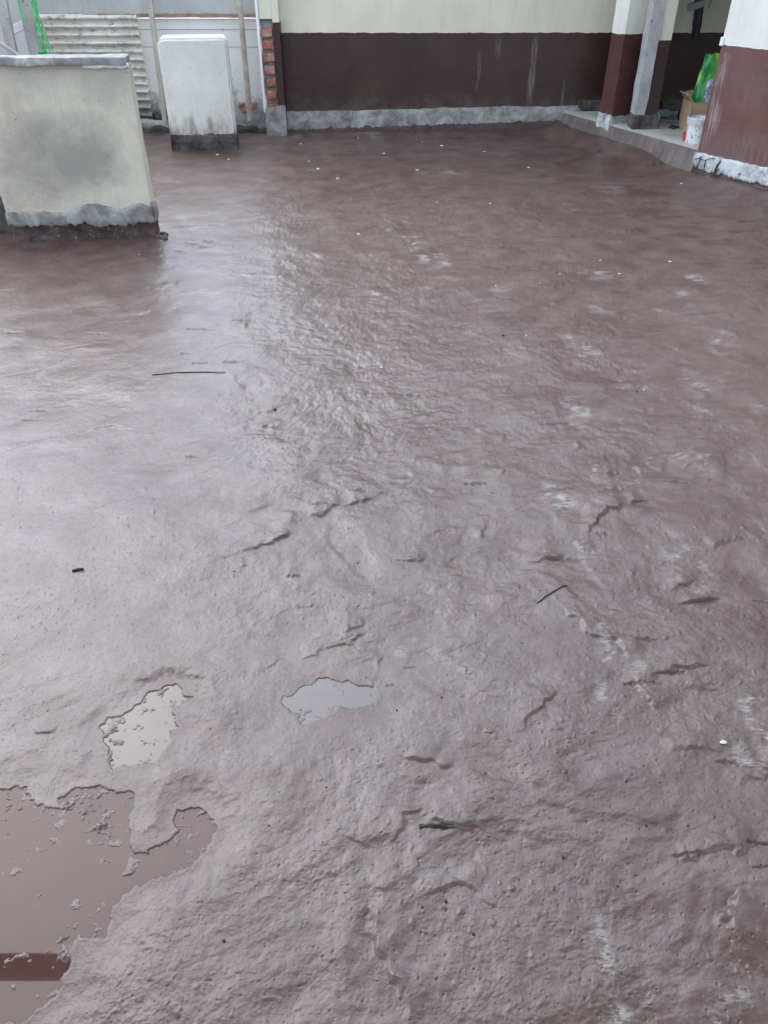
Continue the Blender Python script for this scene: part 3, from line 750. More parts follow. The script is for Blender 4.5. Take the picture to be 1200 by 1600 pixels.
link('crumbling_foot', bm, MAT_FOOT, t, True)
Lw = (fr-fl).length
def lt(u):
    f_ = u/Lw
    return .175+.02*mn.noise(Vector((u*4, 3, 0)))+.045*math.exp(-((f_-.6)/.13)**2)+.04*math.exp(-((f_-.9)/.09)**2)+.01*mn.noise(Vector((u*20, 3, 0)))
def lb(u):
    f_ = u/Lw
    return .095+.03*(f_ > .3)*mn.noise(Vector((u*8, 13, 0)))+.018*mn.noise(Vector((u*34, 13, 0)))
bm = bmesh.new(); band(bm, fl, fr, lb, lt, -back, .014, .009, 10, .007, 17); link('cement_patch', bm, MAT_CEMENT, t, True)
bm = bmesh.new(); band(bm, fr, fr+back*TH, lambda u: .1+.02*mn.noise(Vector((u*30, 5, 0))), lambda u: .22-.1*u, d_, .010, .009, 8, .005, 19); link('cement_patch', bm, MAT_CEMENT, t, True)
# coping with flaked white lip
bm = bmesh.new(); box(bm, mid+back*(TH/2-.012)+d_*(-.01)+Vector((0, 0, topz+.017)), (Lw+.02, TH+.03, .04), ux=d_, bev=.009, cuts=.03, jit=.006, seed=8)
cp = M('flaking_coping', .8, .3)
cp.col(cp.ramp(cp.noise(7, 7, .7, .5), (.3, (.16, .155, .145)), (.52, (.28, .275, .26)), (.70, (.55, .54, .52)))); cp.bump(cp.noise(30, 6, .7), .6, .006)
link('coping', bm, cp.m, t, True)
bm = bmesh.new(); band(bm, fr-d_*.24, fr+d_*.006, lambda u: topz-.02+.012*mn.noise(Vector((u*22, 3, 1))), lambda u: topz+.004, -back, .014, .006, 5, .008, 27); link('flaked_lip', bm, simple('white_flakes', (.75, .75, .74), .8, .15, 9, .5), t, True)
# rubble at its foot
for k in range(6):
    q = fr+d_*random.uniform(.0, .05)+back*random.uniform(-.03, .12); s_ = random.uniform(.01, .022)
    bm = bmesh.new(); bmesh.ops.create_icosphere(bm, subdivisions=2, radius=s_)
    for v in bm.verts: v.co = Vector((q.x, q.y, hz(q.x, q.y)+s_*.35))+v.co*(1+.5*mn.noise(v.co*60+Vector((k, 0, 0))))
    o = link('rubble_lump', bm, MAT_FOOT, None); tag(o, 'small dark rubble lump at the right foot of the stained low wall', 'rubble', 'rubble lumps at the foot of the stained low wall')

# the neighbouring wall stub at far left
t = empty('wall_stub', (-2.75, 5.05, 0), 'cream wall stub with dark foot cut off by the left edge', 'wall')
q = G(20, 373)+Vector((-.03, .12, 0))
bm = bmesh.new(); box(bm, (q.x-.5, q.y+.1, .56), (1.0, .2, .68), bev=.004); link('plastered_body', bm, MAT_LOW, t)
bm = bmesh.new(); box(bm, (q.x-.5, q.y+.1, .08), (1.01, .21, .28), bev=.006, cuts=.03, jit=.006); link('dark_foot', bm, MAT_CEMENT_DARK, t, True)

# ------------------------------------------------------------ WHITE SLAB
a = G(270, 236); b = G(372, 233); d_ = (b-a).normalized(); back = Vector((-d_.y, d_.x, 0)); zs = Wy(300, 60, a.y).z
t = empty('white_slab', (a+b)/2, 'upright thick white slab with rounded top corners and grimy foot', 'slab')
m = M('white_slab_paint', .6, .3); x, y, z = m.xyz()
c = m.mix(m.ramp(m.noise(2, 6, .6, .2), (.4, 0), (.75, 1)), (.70, .69, .63), (.53, .51, .47))
g = m.math('ADD', m.math('MULTIPLY', z, -3.6), m.math('MULTIPLY_ADD', m.noise(1, 6, .7, .2, m.mapv((14, 14, 5))), 2.2, .2))
c = m.mix(m.ramp(g, (.3, 0), (1.2, .85)), c, (.2, .185, .15))
c = speckle(m, c, (.14, .13, .11), 55, .68, .73)
m.col(c); m.bump(m.noise(25, 5), .3, .004)
Wd = (b-a).length; bm = bmesh.new()
prof = []
z0 = .1; rc = .055
for k in range(9):
    q = math.pi/2*k/8; prof.append((Wd/2-rc+rc*math.cos(q), zs-rc+rc*math.sin(q)))
outl = [(-Wd/2, z0), (Wd/2, z0)]+prof+[(-x_, z_) for x_, z_ in prof[::-1]]
c0 = (a+b)/2; TH2 = .3
vf = [bm.verts.new(Vector((c0.x, c0.y, 0))+d_*u+Vector((0, 0, v))) for u, v in outl]
f0 = bm.faces.new(vf); r_ = bmesh.ops.extrude_face_region(bm, geom=[f0])
for v in [g for g in r_['geom'] if isinstance(g, bmesh.types.BMVert)]: v.co += back*TH2
bmesh.ops.bevel(bm, geom=[e for e in bm.edges if len(e.link_faces) == 2 and e.calc_face_angle(0) > .9], offset=.02, segments=3, affect='EDGES')
link('slab_body', bm, m.m, t, False)
bm = bmesh.new(); box(bm, c0+back*(TH2/2)+Vector((0, 0, .04)), (Wd+.010, TH2+.010, .16), ux=d_, bev=.010, cuts=.02, jit=.008, seed=2)
band(bm, a-back*.001, b-back*.001, lambda u: .05, lambda u: .128+.014*mn.noise(Vector((u*13, 5, 0)))+.01*mn.noise(Vector((u*45, 5, 0))), -back, .008, .01, 6, .006, 61); link('muddy_foot', bm, MAT_CEMENT_DARK, t, True)

# ------------------------------------------------------------ VERANDAH: floor, kerb, roof
SZ = .19
def E(s, off=0, z=0): return Vector((PC[0]+UX*s+NX*off, PC[1]+UY*s+NY*off, z))
m = M('verandah_cement', .7, .35)
c = m.mix(m.ramp(m.noise(3, 6, .65, .4), (.35, 0), (.68, 1)), (.46, .45, .42), (.3, .29, .27))
c = m.mix(m.ramp(m.noise(9, 5, .6), (.6, 0), (.7, .6)), c, (.15, .13, .12)); m.col(c); m.bump(m.noise(40, 5), .3, .004); MAT_VF = m.m
# grid slab with broken lip and sloping muddy riser
bm = bmesh.new(); n_ = 170; s0 = -1.95; s1 = 3.2; cols = []
for i in range(n_+1):
    s_ = s0+(s1-s0)*i/n_; e_ = .018*mn.noise(Vector((s_*5, 2, 0)))+.012*mn.noise(Vector((s_*22, 2, 0)))-(.12 if s_ > .02 else 0)-.14*max(0, s_)
    cc = []
    for off, z_ in ((-6, SZ), (-1.2, SZ), (-.5, SZ), (-.12, SZ), (-.03+e_, SZ-.002), (-.008+e_, SZ-.012)):
        cc.append(bm.verts.new(E(s_, off, z_)))
    cols.append(cc)
for i in range(n_):
    for k in range(len(cols[0])-1): bm.faces.new((cols[i][k], cols[i+1][k], cols[i+1][k+1], cols[i][k+1]))
bmesh.ops.recalc_face_normals(bm, faces=bm.faces)
o = link('verandah_floor', bm, MAT_VF, None, True); tag(o, 'raised pale cement verandah floor at the right', None, None, 'structure')
bm = bmesh.new(); cols = []; n_ = 300
for i in range(n_+1):
    s_ = s0+(s1-s0)*i/n_; e_ = .018*mn.noise(Vector((s_*5, 2, 0)))+.012*mn.noise(Vector((s_*22, 2, 0)))-(.12 if s_ > .02 else 0)-.14*max(0, s_)
    cc = [bm.verts.new(E(s_, -.06+e_, SZ-.006)), bm.verts.new(E(s_, -.01+e_, SZ-.01))]
    for k in range(1, 9):
        f_ = k/8; p_ = E(s_, -.008+e_+.075*f_**1.2, SZ-.012-(SZ+.05)*f_)
        p_ += Vector((NX, NY, 0))*(.008*mn.noise(Vector((s_*5, f_*3, 1)))+.004*mn.noise(Vector((s_*22, f_*14, 1))))
        cc.append(bm.verts.new(p_))
    cols.append(cc)
for i in range(n_):
    for k in range(len(cols[0])-1): bm.faces.new((cols[i][k], cols[i+1][k], cols[i+1][k+1], cols[i][k+1]))
o = link('verandah_kerb', bm, simple('muddy_riser', (.17, .13, .12), .5, .4, 5, .5), None, True)
tag(o, 'muddy brown step edge below the verandah floor', None, None, 'structure')

# pillar at the verandah edge
def pillar(corner, w_u, w_n, name, label, dado, ztop, mats, skirt, cat='pillar'):
    """corner = its corner nearest the camera, w_u along the edge (away), w_n inward"""
    t = empty(name, corner, label, cat)
    u = Vector((UX, UY, 0)); n = Vector((NX, NY, 0))
    c = corner-u*w_u/2-n*w_n/2
    bm = bmesh.new(); box(bm, Vector((c.x, c.y, ztop/2+.02)), (w_u, w_n, ztop), ux=u, bev=.004); link('shaft', bm, mats, t)
    return t, u, n
ZR = 2.85
cz = .075
C1 = G(950, 216, cz)
MAT_PIL = painted_wall('pillar_paint', Wy(965, 54, C1.y).z, (.8, .79, .72), (.078, .031, .027))
t, u_, n_ = pillar(C1, .17, .2, 'verandah_pillar', 'slim maroon pillar with white top at the verandah edge', 0, ZR, MAT_PIL, 0)
bm = bmesh.new()
k1 = C1-u_*.175; 
band(bm, k1+n_*.002, C1+n_*.002, lambda u: .0, lambda u: .26+.006*mn.noise(Vector((u*30, 1, 0))), n_, .014, .008, 8, .008, 41)
link('limewashed_skirting', bm, MAT_CEMENT_PALE, t, True)
bm = bmesh.new()
band(bm, C1+u_*.002, C1-n_*.21+u_*.002, lambda u: .0, lambda u: .25+.008*mn.noise(Vector((u*30, 4, 0))), u_, .012, .008, 8, .008, 43)
link('cement_skirting', bm, MAT_CEMENT, t, True)

# half plastered inner pier
C2 = G(1003, 201, SZ); t = empty('inner_pier', C2, 'half plastered pier with bare grey concrete edge behind the maroon pillar', 'pier')
C2l = G(987, 201, SZ); C2r = G(1021, 200, SZ)
wl_ = C2.x-C2l.x; wr_ = C2r.x-C2.x
m = M('bare_concrete', .9, .2)
c = m.ramp(m.noise(6, 7, .7, .4), (.3, (.3, .3, .3)), (.55, (.42, .42, .42)), (.75, (.52, .52, .52)))
c = m.mix(m.ramp(m.noise(22, 3, .6), (.66, 0), (.72, 1)), c, (.05, .05, .05)); m.col(c); m.bump(m.noise(24, 6, .7), .8, .012)
bm = bmesh.new(); box(bm, (C2l.x+wl_/2, C2.y+.06, (SZ+ZR)/2), (wl_, .16, ZR-SZ), cuts=.03, jit=.006, seed=5); link('concrete_edge', bm, m.m, t, True)
md = Wy(1030, 63, C2.y).z
bm = bmesh.new(); box(bm, (C2.x+wr_/2+.001, C2.y+.28, (SZ+ZR)/2), (wr_, .56, ZR-SZ), bev=.003); link('painted_face', bm, painted_wall('inner_pier_paint', md, wob=.001), t)  # deepened back to the wall to block light from the left
bm = bmesh.new(); box(bm, (C2.x+wr_/2-wl_/2+.002, C2.y+.06, SZ+.05), (wr_+wl_+.014, .18, .12), bev=.006, cuts=.02, jit=.005); link('dark_foot', bm, MAT_CEMENT_DARK, t, True)

# big column at right (long face towards the open floor)
KZ = .05
C3a = G(1084, 262, KZ)
d3 = (G(1215, 306, .0)-C3a); d3.z = 0; d3.normalize(); n3 = Vector((d3.y, -d3.x, 0))
dz3 = Wy(1150, 70, C3a.y).z
MAT_COL = painted_wall('column_paint', dz3, (.80, .78, .70), (.115, .053, .045), .45, 2.2, runs=[(c_+C3a.x*d3.x+C3a.y*d3.y, w_, a_, b_, s_) for c_, w_, a_, b_, s_ in ((.05, .02, .15, .85, .8), (.075, .012, .2, .8, .8), (.03, .012, .2, .7, .7), (.09, .05, .3, .52, .8), (.06, .05, .62, .84, .7), (.45, .5, .12, .38, .22), (.3, .2, .5, .75, .12))], ax=(d3.x, d3.y))
t = empty('corner_column', C3a, 'broad scratched maroon column with white top and broken white skirting', 'column')
bm = bmesh.new(); cc = C3a+d3*2-n3*.16; box(bm, Vector((cc.x, cc.y, 1.42)), (4, .32, 2.85), ux=d3, bev=.006); link('shaft', bm, MAT_COL, t)  # shaft runs on unseen as a wall, shutting light out of the verandah
ztc = .2
bm = bmesh.new()
band(bm, C3a-d3*.005, C3a+d3*.72, lambda u: .045+.02*mn.noise(Vector((u*16, 5, 0)))+.012*mn.noise(Vector((u*50, 5, 0))), lambda u: .165+.008*mn.noise(Vector((u*20, 2, 0))), n3, .026, .005, 16, .008, 51, .6)
link('limewashed_skirting', bm, MAT_CEMENT_PALE, t, True)
bm = bmesh.new()
band(bm, C3a-d3*.01, C3a+d3*.72, lambda u: -.05, lambda u: .035+.012*mn.noise(Vector((u*14, 15, 0))), n3, .012, .01, 6, .012, 57)
link('crumbling_foot', bm, simple('muddy_foot', (.17, .115, .108), .6, .4, 12, .6, dark=(.06, .04, .04)), t, True)
# cracks in the skirting: dark strips laid on its face, shade of gaps put into colour
bm = bmesh.new()
for cu, wdt, tl, z0_, z1_ in ((.05, .005, .02, .05, .15), (.12, .004, -.006, .03, .13), (.2, .009, .045, .02, .15), (.215, .006, .03, .02, .09), (.42, .003, .02, .03, .1)):
    pts = [C3a+d3*(cu+tl*f_+.008*mn.noise(Vector((f_*6, cu*30, 0))))+n3*.034+Vector((0, 0, z0_+(z1_-z0_)*f_-C3a.z)) for f_ in np.linspace(0, 1, 9)]
    tube(bm, pts, [wdt*(.35+.65*abs(math.sin(f_*5+cu*9))) for f_ in np.linspace(0, 1, 9)], 6)
pts = [C3a+d3*(.02+.17*f_)+n3*.035+Vector((0, 0, .12+.03*f_+.008*math.sin(f_*9)-C3a.z)) for f_ in np.linspace(0, 1, 9)]
tube(bm, pts, .003, 5)
link('crack_shade', bm, simple('crack_shadowed_gap', (.05, .045, .045), .9), t)
q = Wy(1128, 77, C3a.y)
bm = bmesh.new(); box(bm, C3a+n3*.004+d3*.004+Vector((0, 0, Wy(1128, 77, C3a.y).z)), (.03, .02, .055), ux=d3, bev=.005); link('filler_patch', bm, simple('white_filler', (.8, .8, .78), .8), t)

# sill of swept mortar along the foot of column (low kerb line)
# verandah rear parts, roof, outer walls (seen only in reflections and as shade)
MAT_CEIL = simple('ceiling_plaster', (.26, .245, .22), .9, .1, 3, 0)
t = empty('verandah_roof', (3.5, 6, ZR), 'flat concrete roof slab over the verandah and back wall', 'roof')
bm = bmesh.new()
cR = E(1.0, -2.6, ZR+.08); box(bm, cR, (8.4, 5.9, .16), ux=(UX, UY, 0)); link('roof_slab', bm, MAT_CEIL, t)
bm = bmesh.new(); box(bm, (2.35, YW+.05, ZR+.24), (6.7, .9, .14)); link('eave_slab', bm, MAT_CEIL, t)
bm = bmesh.new(); box(bm, E(-.9, -.12, 2.18), (2.6, .2, 1.32), ux=(UX, UY, 0)); link('shade_beam', bm, MAT_CEIL, t)  # unseen beam, added and dropped low to darken the verandah interior
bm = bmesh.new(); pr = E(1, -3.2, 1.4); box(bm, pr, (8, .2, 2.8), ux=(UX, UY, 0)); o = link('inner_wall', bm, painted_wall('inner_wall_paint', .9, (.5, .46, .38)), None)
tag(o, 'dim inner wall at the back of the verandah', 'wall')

# ------------------------------------------------------------ THINGS ON THE VERANDAH
# bucket
bp = G(1089, 222, SZ); tz_ = Wy(1088, 184, bp.y).z; hB = tz_-SZ; rB = .105
t = empty('paint_bucket', bp, 'white paint splashed plastic bucket beside the maroon column', 'bucket')
m = M('splashed_white_plastic', .4, .5)
c = m.mix(m.ramp(m.noise(28, 4, .6, .5), (.6, 0), (.64, 1)), (.74, .76, .79), (.3, .25, .25))
c = m.mix(m.ramp(m.noise(60, 2), (.66, 0), (.68, 1)), c, (.05, .06, .08)); m.col(c)
bm = bmesh.new(); lathe(bm, bp, [(rB*.86, 0), (rB*.87, .004), (rB*.97, hB-.035), (rB*.98, hB), (rB*.94, hB), (rB*.9, hB-.04), (rB*.82, .01), (.0001, .01)]); link('bucket_body', bm, m.m, t, True)
bm = bmesh.new(); lathe(bm, bp+Vector((0, 0, hB-.045)), [(rB*.97, 0), (rB*1.06, .003), (rB*1.07, .045), (rB*.99, .052), (rB*.97, .05)]); link('rim', bm, simple('dirty_white_rim', (.6, .6, .58), .5, .4, 30), t, True)
bm = bmesh.new(); tube(bm, [bp+Vector((-rB*1.06, 0, hB-.03))+Vector((-.02*math.sin(q), 0, -.15*q/3)) for q in np.linspace(0, 3, 8)], .003, 6); link('handle', bm, simple('wire_steel', (.35, .35, .36), .4), t, True)
# red cup
cp_ = G(1071, 219, SZ); t0 = Wy(1071, 208, cp_.y).z-SZ; t0 = max(t0, .05)
bm = bmesh.new(); lathe(bm, cp_, [(.028, 0), (.034, t0), (.031, t0), (.026, .006), (.0001, .006)], 20)
o = link('red_cup', bm, simple('red_plastic', (.62, .045, .04), .35, .15), None, True); tag(o, 'small red plastic cup standing left of the white bucket', 'cup')
# cardboard box, torn open
cb = G(1098, 182, SZ); cb.y = 7.25
cb = Vector((Wy(1098, 180, 7.25).x, 7.25, SZ))
ztb = Wy(1085, 150, 7.25).z
t = empty('cardboard_box', cb, 'torn open brown cardboard box behind the white bucket', 'box')
MAT_CARD = simple('cardboard', (.4, .27, .17), .85, .3, 7, .2, dark=(.25, .16, .1))
hw = .15; hb = ztb-SZ-.03
bm = bmesh.new()
for sx, sy, ax in ((-hw, 0, 1), (hw, 0, 1), (0, -hw*.8, 0), (0, hw*.8, 0)):
    box(bm, cb+Vector((sx, sy, hb/2)), ((.006, hw*1.6, hb) if ax else (hw*2, .006, hb)), cuts=.05, jit=.006, seed=sx*9)
box(bm, cb+Vector((0, 0, .004)), (hw*2, hw*1.6, .006))
link('box_body', bm, MAT_CARD, t)
def flap(p, u, v, w0, w1, ln, seed):
    bm = bmesh.new(); n = 8; rr = []
    for k in range(2):
        g = []
        for j in range(n+1):
            f_ = j/n; row = []
            for i in range(n+1):
                e_ = (i/n-.5)*(w0+(w1-w0)*f_)
                q = p+u*e_+v*ln*f_+Vector((0, 0, -.03*f_*f_))+mn.noise_vector(Vector((i*.5+seed, j*.5, k*0)))*.012*f_
                if k: q = q+u.cross(v).normalized()*.006
                row.append(bm.verts.new(q))
            g.append(row)
        rr.append(g)
    for g in rr:
        for j in range(n):
            for i in range(n): bm.faces.new((g[j][i], g[j][i+1], g[j+1][i+1], g[j+1][i]))
    for j in range(n):
        for i in (0, n): bm.faces.new((rr[0][j][i], rr[0][j+1][i], rr[1][j+1][i], rr[1][j][i]))
    for i in range(n):
        for j in (0, n): bm.faces.new((rr[0][j][i], rr[0][j][i+1], rr[1][j][i+1], rr[1][j][i]))
    return bm
link('flap', flap(cb+Vector((-hw, 0, hb)), Vector((0, 1, 0)), Vector((-.55, 0, .84)), hw*1.6, hw*1.3, .1, 3), MAT_CARD, t)
link('flap', flap(cb+Vector((0, -hw*.8, hb)), Vector((1, 0, 0)), Vector((.1, -.35, -.93)), hw*2, hw*1.7, .14, 7), MAT_CARD, t)
link('flap', flap(cb+Vector((0, hw*.8, hb)), Vector((1, 0, 0)), Vector((0, .5, .86)), hw*2, hw*1.6, .09, 11), MAT_CARD, t)
# green sack standing in the box
sp = Vector((Wy(1108, 140, 7.27).x, 7.27, 0)); z1 = Wy(1108, 85, 7.27).z; z0 = SZ+.02
m = M('green_printed_plastic', .28, .6); x, y, z = m.xyz()
wv = m.math('ADD', m.math('MULTIPLY', m.math('SUBTRACT', x, sp.x), 7.5), m.math('MULTIPLY', m.noise(5, 3), 1.1))
wv = m.math('ADD', wv, m.math('MULTIPLY', m.math('SUBTRACT', z, .5), -.7))
c = m.ramp(m.math('FRACT', wv), (.0, (.03, .3, .05)), (.35, (.05, .36, .06)), (.42, (.42, .55, .04)), (.62, (.35, .5, .04)), (.7, (.02, .22, .05)))
zl = Wy(1100, 122, 7.27).z; zl2 = Wy(1100, 150, 7.27).z
fz = m.math('MULTIPLY', m.math('LESS_THAN', z, zl), m.math('GREATER_THAN', x, sp.x-.055))
c2 = m.ramp(m.noise(26, 5, .7, .8), (.42, (.12, .12, .16)), (.52, (.4, .42, .48)), (.6, (.8, .82, .85)))
c = m.mix(fz, c, c2); m.col(c); m.bump(m.noise(16, 4, .6, .6), .6, .012)
bm = bmesh.new(); rings = []; nn = 40
for j in range(17):
    f_ = j/16; z_ = z0+(z1-z0)*f_; wx_ = .135*(1-.25*f_**3); wy_ = .085*(1-.82*f_**2.2)+.006
    rings.append([bm.verts.new(Vector((sp.x+.02*f_+wx_*math.copysign(abs(math.cos(q))**.7, math.cos(q)), sp.y+wy_*math.copysign(abs(math.sin(q))**.8, math.sin(q)), z_))+mn.noise_vector(Vector((math.cos(q)*2.2, math.sin(q)*2.2, f_*5)))*.02) for q in [2*math.pi*k/nn for k in range(nn)]])
for j in range(16):
    for k in range(nn): bm.faces.new((rings[j][k], rings[j][(k+1) % nn], rings[j+1][(k+1) % nn], rings[j+1][k]))
bm.faces.new(rings[0][::-1]); bm.faces.new(rings[-1])
o = link('plastic_sack', bm, m.m, None, True); tag(o, 'bright green and yellow plastic sack with silver print standing in the cardboard box', 'sack')
# bottles and ring lying by the wall
def bottle(px, py, yaw, r0, ln, mat, capm, label):
    p_ = G(px, py, SZ+r0); t = empty('plastic_bottle', (p_.x, p_.y, SZ), label, 'bottle')
    d = Vector((math.cos(yaw), math.sin(yaw), 0))
    bm = bmesh.new(); tube(bm, [p_-d*ln/2, p_-d*(ln/2-.01), p_+d*ln*.2, p_+d*ln*.35, p_+d*ln*.42, p_+d*ln*.5], [r0*.8, r0, r0, r0*.6, r0*.36, r0*.36], 16); link('bottle_body', bm, mat, t, True)
    bm = bmesh.new(); tube(bm, [p_+d*ln*.46, p_+d*ln*.56], r0*.45, 12); link('cap', bm, capm, t, True)
MB = simple('clear_blue_plastic', (.3, .42, .5), .2, .3, 14, 0); MBk = simple('black_plastic', (.015, .015, .018), .4, .2, 9, 0)
MT = simple('teal_plastic', (.08, .3, .27), .4, .3); MW = simple('white_plastic', (.7, .7, .7), .4, .1)
bottle(1036, 178, .35, .04, .2, MB, MT, 'clear plastic bottle with teal cap lying on the verandah floor')
bm = bmesh.new(); p_ = G(1024, 181, SZ); lathe(bm, p_, [(.045, 0), (.05, .01), (.05, .11), (.04, .12), (.0001, .12)], 20)
o = link('black_jar', bm, MBk, None, True); tag(o, 'black round jar with white lid edge beside the inner pier foot', 'jar')
p_ = G(1016, 180, SZ)
bm = bmesh.new(); tube(bm, [G(1020, 182, SZ+.05)+Vector((.0, -.05, 0)), G(1020, 182, SZ+.05)+Vector((.0, -.035, 0))], .05, 18); o = link('white_lid', bm, MW, None, True); tag(o, 'white round lid leaning on the black jar', 'lid')
cR_ = Wy(1074, 174, 7.5); bm = bmesh.new()
for k in range(4):
    rr = .075+.006*k; tube(bm, [Vector((cR_.x+.012*k, cR_.y-.008*k, SZ+rr+.004))+Vector((rr*math.cos(q), .01*math.sin(q*2+k), rr*math.sin(q))) for q in np.linspace(0, 2*math.pi, 25)], .0045, 6, False)
o = link('cable_coil', bm, MBk, None, True); tag(o, 'coil of thin black cable standing behind the cardboard box', 'cable')
bm = bmesh.new()
for k in range(9):
    p_ = G(1050+random.uniform(-9, 9), 198+random.uniform(-2.5, 2.5), SZ+.006)
    box(bm, p_, (random.uniform(.03, .08), random.uniform(.01, .03), .01), rz=random.uniform(0, 3), jit=.006, seed=k)
o = link('dirt_scraps', bm, simple('dark_scraps', (.05, .035, .03), .8), None); tag(o, 'scatter of dark dirt scraps on the pale verandah floor', 'scraps', None, 'stuff')
bm = bmesh.new(); a = G(1012, 186, SZ+.012); b = G(1066, 190, SZ+.012); box(bm, (a+b)/2, ((b-a).length, .03, .02), ux=(b-a), jit=.002); o = link('thin_batten', bm, simple('dusty_batten', (.3, .27, .23), .8), None); tag(o, 'thin dusty batten lying on verandah floor behind the inner pier', 'batten')
# black hanging pipe with wrapped package
pa = Wy(1098, -30, 7.95); pb = Wy(1086, 60, 7.95); m = MBk
t = empty('hanging_black_tube', pb, 'dark crumpled plastic tube hanging in front of the cream wall', 'tube')
bm = bmesh.new(); nn = 14; tube(bm, [pb+(pa-pb)*k/nn+Vector((.006*mn.noise(Vector((k*.8, 1, 0))), 0, 0)) for k in range(nn+1)], [.035+.012*k/nn+.006*mn.noise(Vector((k*1.1, 5, 0))) for k in range(nn+1)], 10); link('tube', bm, simple('dark_blue_plastic', (.03, .03, .042), .35, .4), t, True)
q = Wy(1088, 8, 7.88); bm = bmesh.new(); box(bm, q, (.14, .06, .05), ux=(1, 0, .25), bev=.008, cuts=.02, jit=.008); o = link('wrapped_bundle', bm, simple('pale_wrap', (.42, .43, .43), .6, .3), None); tag(o, 'pale wrapped bundle tied in front of the dark hanging tube', 'bundle')
bm = bmesh.new(); tube(bm, [Wy(1107, 13, 7.9), Wy(1110, 4, 7.9), Wy(1112, -8, 7.9)], .009, 8); o = link('hanging_rod', bm, simple('pale_rod', (.4, .4, .39), .6), None, True); tag(o, 'short pale rod end hanging right of the dark tube', 'rod')

# ------------------------------------------------------------ canopy over the photographer (unseen, added to shade the floor; beam mirrors in puddle)
t = empty('canopy', (0, .6, 2.95), 'unseen flat canopy added to shade the near part of the floor', 'canopy')
bm = bmesh.new(); box(bm, (2.9, -.35, 3.06), (4.4, 4.1, .1)); link('shade_slab', bm, MAT_CEIL, t)
bm = bmesh.new(); box(bm, (-2.0, -.45, 3.06), (5.38, 4.0, .1)); link('shade_slab', bm, MAT_CEIL, t)
bm = bmesh.new(); box(bm, (-.65, 1.87, 2.95), (3.7, .09, .12)); link('beam', bm, simple('grey_beam', (.3, .27, .25), .7), t)

# ------------------------------------------------------------ LOOSE THINGS ON THE FLOOR
MAT_TWIG = simple('dark_twig', (.035, .025, .022), .7, .4, 30, .3)
MAT_TWIGB = simple('brown_twig', (.1, .062, .05), .7, .4, 30, .3)
def at(px, py):
    p_ = G(px, py, 0)
    for _ in range(4): p_ = G(px, py, hz(p_.x, p_.y))
    return p_
def twig(a, b, r_, label, mat=MAT_TWIG, bend=None, name='twig'):
    A = at(*a); B = at(*b); n = 8; pts = []; bend = (B-A).length*.035 if bend is None else bend
    for i in range(n+1):
        p_ = A+(B-A)*i/n; lat = Vector((-(B-A).y, (B-A).x, 0)).normalized()
        p_ = p_+lat*bend*math.sin(i/n*math.pi)*(1+.4*mn.noise(Vector((i, a[0], 0))))
        pts.append(Vector((p_.x, p_.y, max(hz(p_.x, p_.y), A.z+(B.z-A.z)*i/n)+r_*.7)))
    bm = bmesh.new(); tube(bm, pts, [r_*(.55+.45*math.sin(math.pi*(.12+.8*i/n))) for i in range(n+1)], 6)
    o = link(name, bm, mat, None, True); tag(o, label, 'twig'); return o
twig((238, 586), (352, 582), .0023, 'long thin dark twig lying on the pale shiny floor at left')
twig((839, 943), (886, 915), .0022, 'straight hair thin twig slanting across the floor right of centre')
twig((655, 1293), (708, 1289), .0022, 'dark brown sliver in the near floor')
twig((0, 1314), (24, 1313), .0018, 'dark thin sliver poking from the large puddle edge')
twig((113, 893), (131, 890), .0042, 'stubby dark bark piece on the pale floor at left')
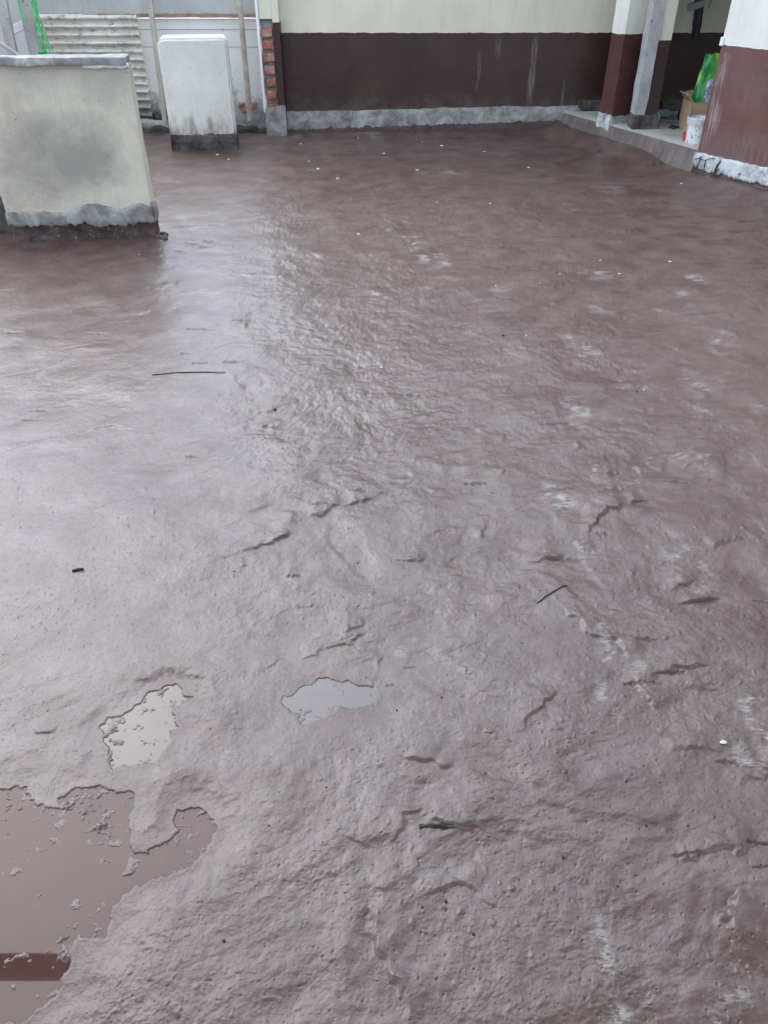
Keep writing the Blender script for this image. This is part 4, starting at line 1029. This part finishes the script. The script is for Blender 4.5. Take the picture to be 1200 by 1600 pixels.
# small chips: white flakes
MAT_CHIP = simple('white_chip', (.52, .5, .47), .7, .1, 20, .2)
proto = None
CH = [(757,237),(690,228),(660,222),(560,215),(483,252),(497,264),(528,279),(652,266),(683,316),(560,366),(766,318),(938,407),(968,428),(875,428),(844,442),(775,446),
      (642,519),(704,539),(536,509),(822,524),(710,660),(596,574),(1065,287),(1035,262),(912,228),(340,242),(357,249),(218,398),(62,845),(1006,609),(774,735),(600,240),(470,225),(826,262),(940,330),(1047,409),(273,482)]
chipmesh = []
for v_ in range(4):
    bm = bmesh.new(); bmesh.ops.create_icosphere(bm, subdivisions=2, radius=1)
    for v in bm.verts:
        v.co = Vector((v.co.x*(1+.5*mn.noise(v.co*1.7+Vector((v_*5, 0, 0)))), v.co.y*.7, v.co.z*.4)); v.co += mn.noise_vector(v.co*2+Vector((v_, 0, 0)))*.2
    me = bpy.data.meshes.new('paint_chip'); bm.to_mesh(me); bm.free(); me.materials.append(MAT_CHIP); chipmesh.append(me)
for i, (a_, b_) in enumerate(CH):
    o = bpy.data.objects.new('paint_chip', chipmesh[i % 4]); COL.objects.link(o)
    p_ = at(a_, b_); s_ = random.choice((.0018, .0024, .003, .004))*max(.7, p_.y/2.6)
    o.location = p_+Vector((0, 0, s_*.2)); o.scale = (s_*1.5, s_*1.5, s_); o.rotation_euler = (0, 0, random.uniform(0, 6))
    tag(o, 'tiny white chip lying on the brown floor', 'chip', 'tiny white chips scattered on the floor')
p_ = at(1130, 1161); o = bpy.data.objects.new('paint_flake', chipmesh[1]); COL.objects.link(o); o.location = p_+Vector((0, 0, .003)); o.scale = (.008, .008, .005); tag(o, 'largest white flake, beside the dark chip at lower right', 'flake')
MAT_GRIT = simple('dark_grit', (.03, .02, .02), .5, .3)
gm = []
for v_ in range(3):
    bm = bmesh.new(); bmesh.ops.create_icosphere(bm, subdivisions=2, radius=1)
    for v in bm.verts: v.co += mn.noise_vector(v.co*1.5+Vector((v_*3, 0, 0)))*.35
    me = bpy.data.meshes.new('pebble'); bm.to_mesh(me); bm.free(); me.materials.append(MAT_GRIT); gm.append(me)
GR = [(660,1417),(697,1409),(366,893),(786,525),(995,612),(572,1058),(430,640),(470,1110),(815,1005),(1010,1290),(510,1230),(620,1110),(880,1340),(740,1460),(350,1470),(420,1290),(965,1385),(1075,1290),(560,880),(690,1090)]
for i, (a_, b_) in enumerate(GR):
    o = bpy.data.objects.new('pebble', gm[i % 3]); COL.objects.link(o); p_ = at(a_, b_); s_ = random.uniform(.0018, .003)*(1.3 if i < 2 else 1)*max(1, p_.y/1.6)
    o.location = p_+Vector((0, 0, s_*.4)); o.scale = (s_, s_, s_); tag(o, 'dark pebble of grit stuck in the brown floor', 'pebble', 'dark grit pebbles on the floor')
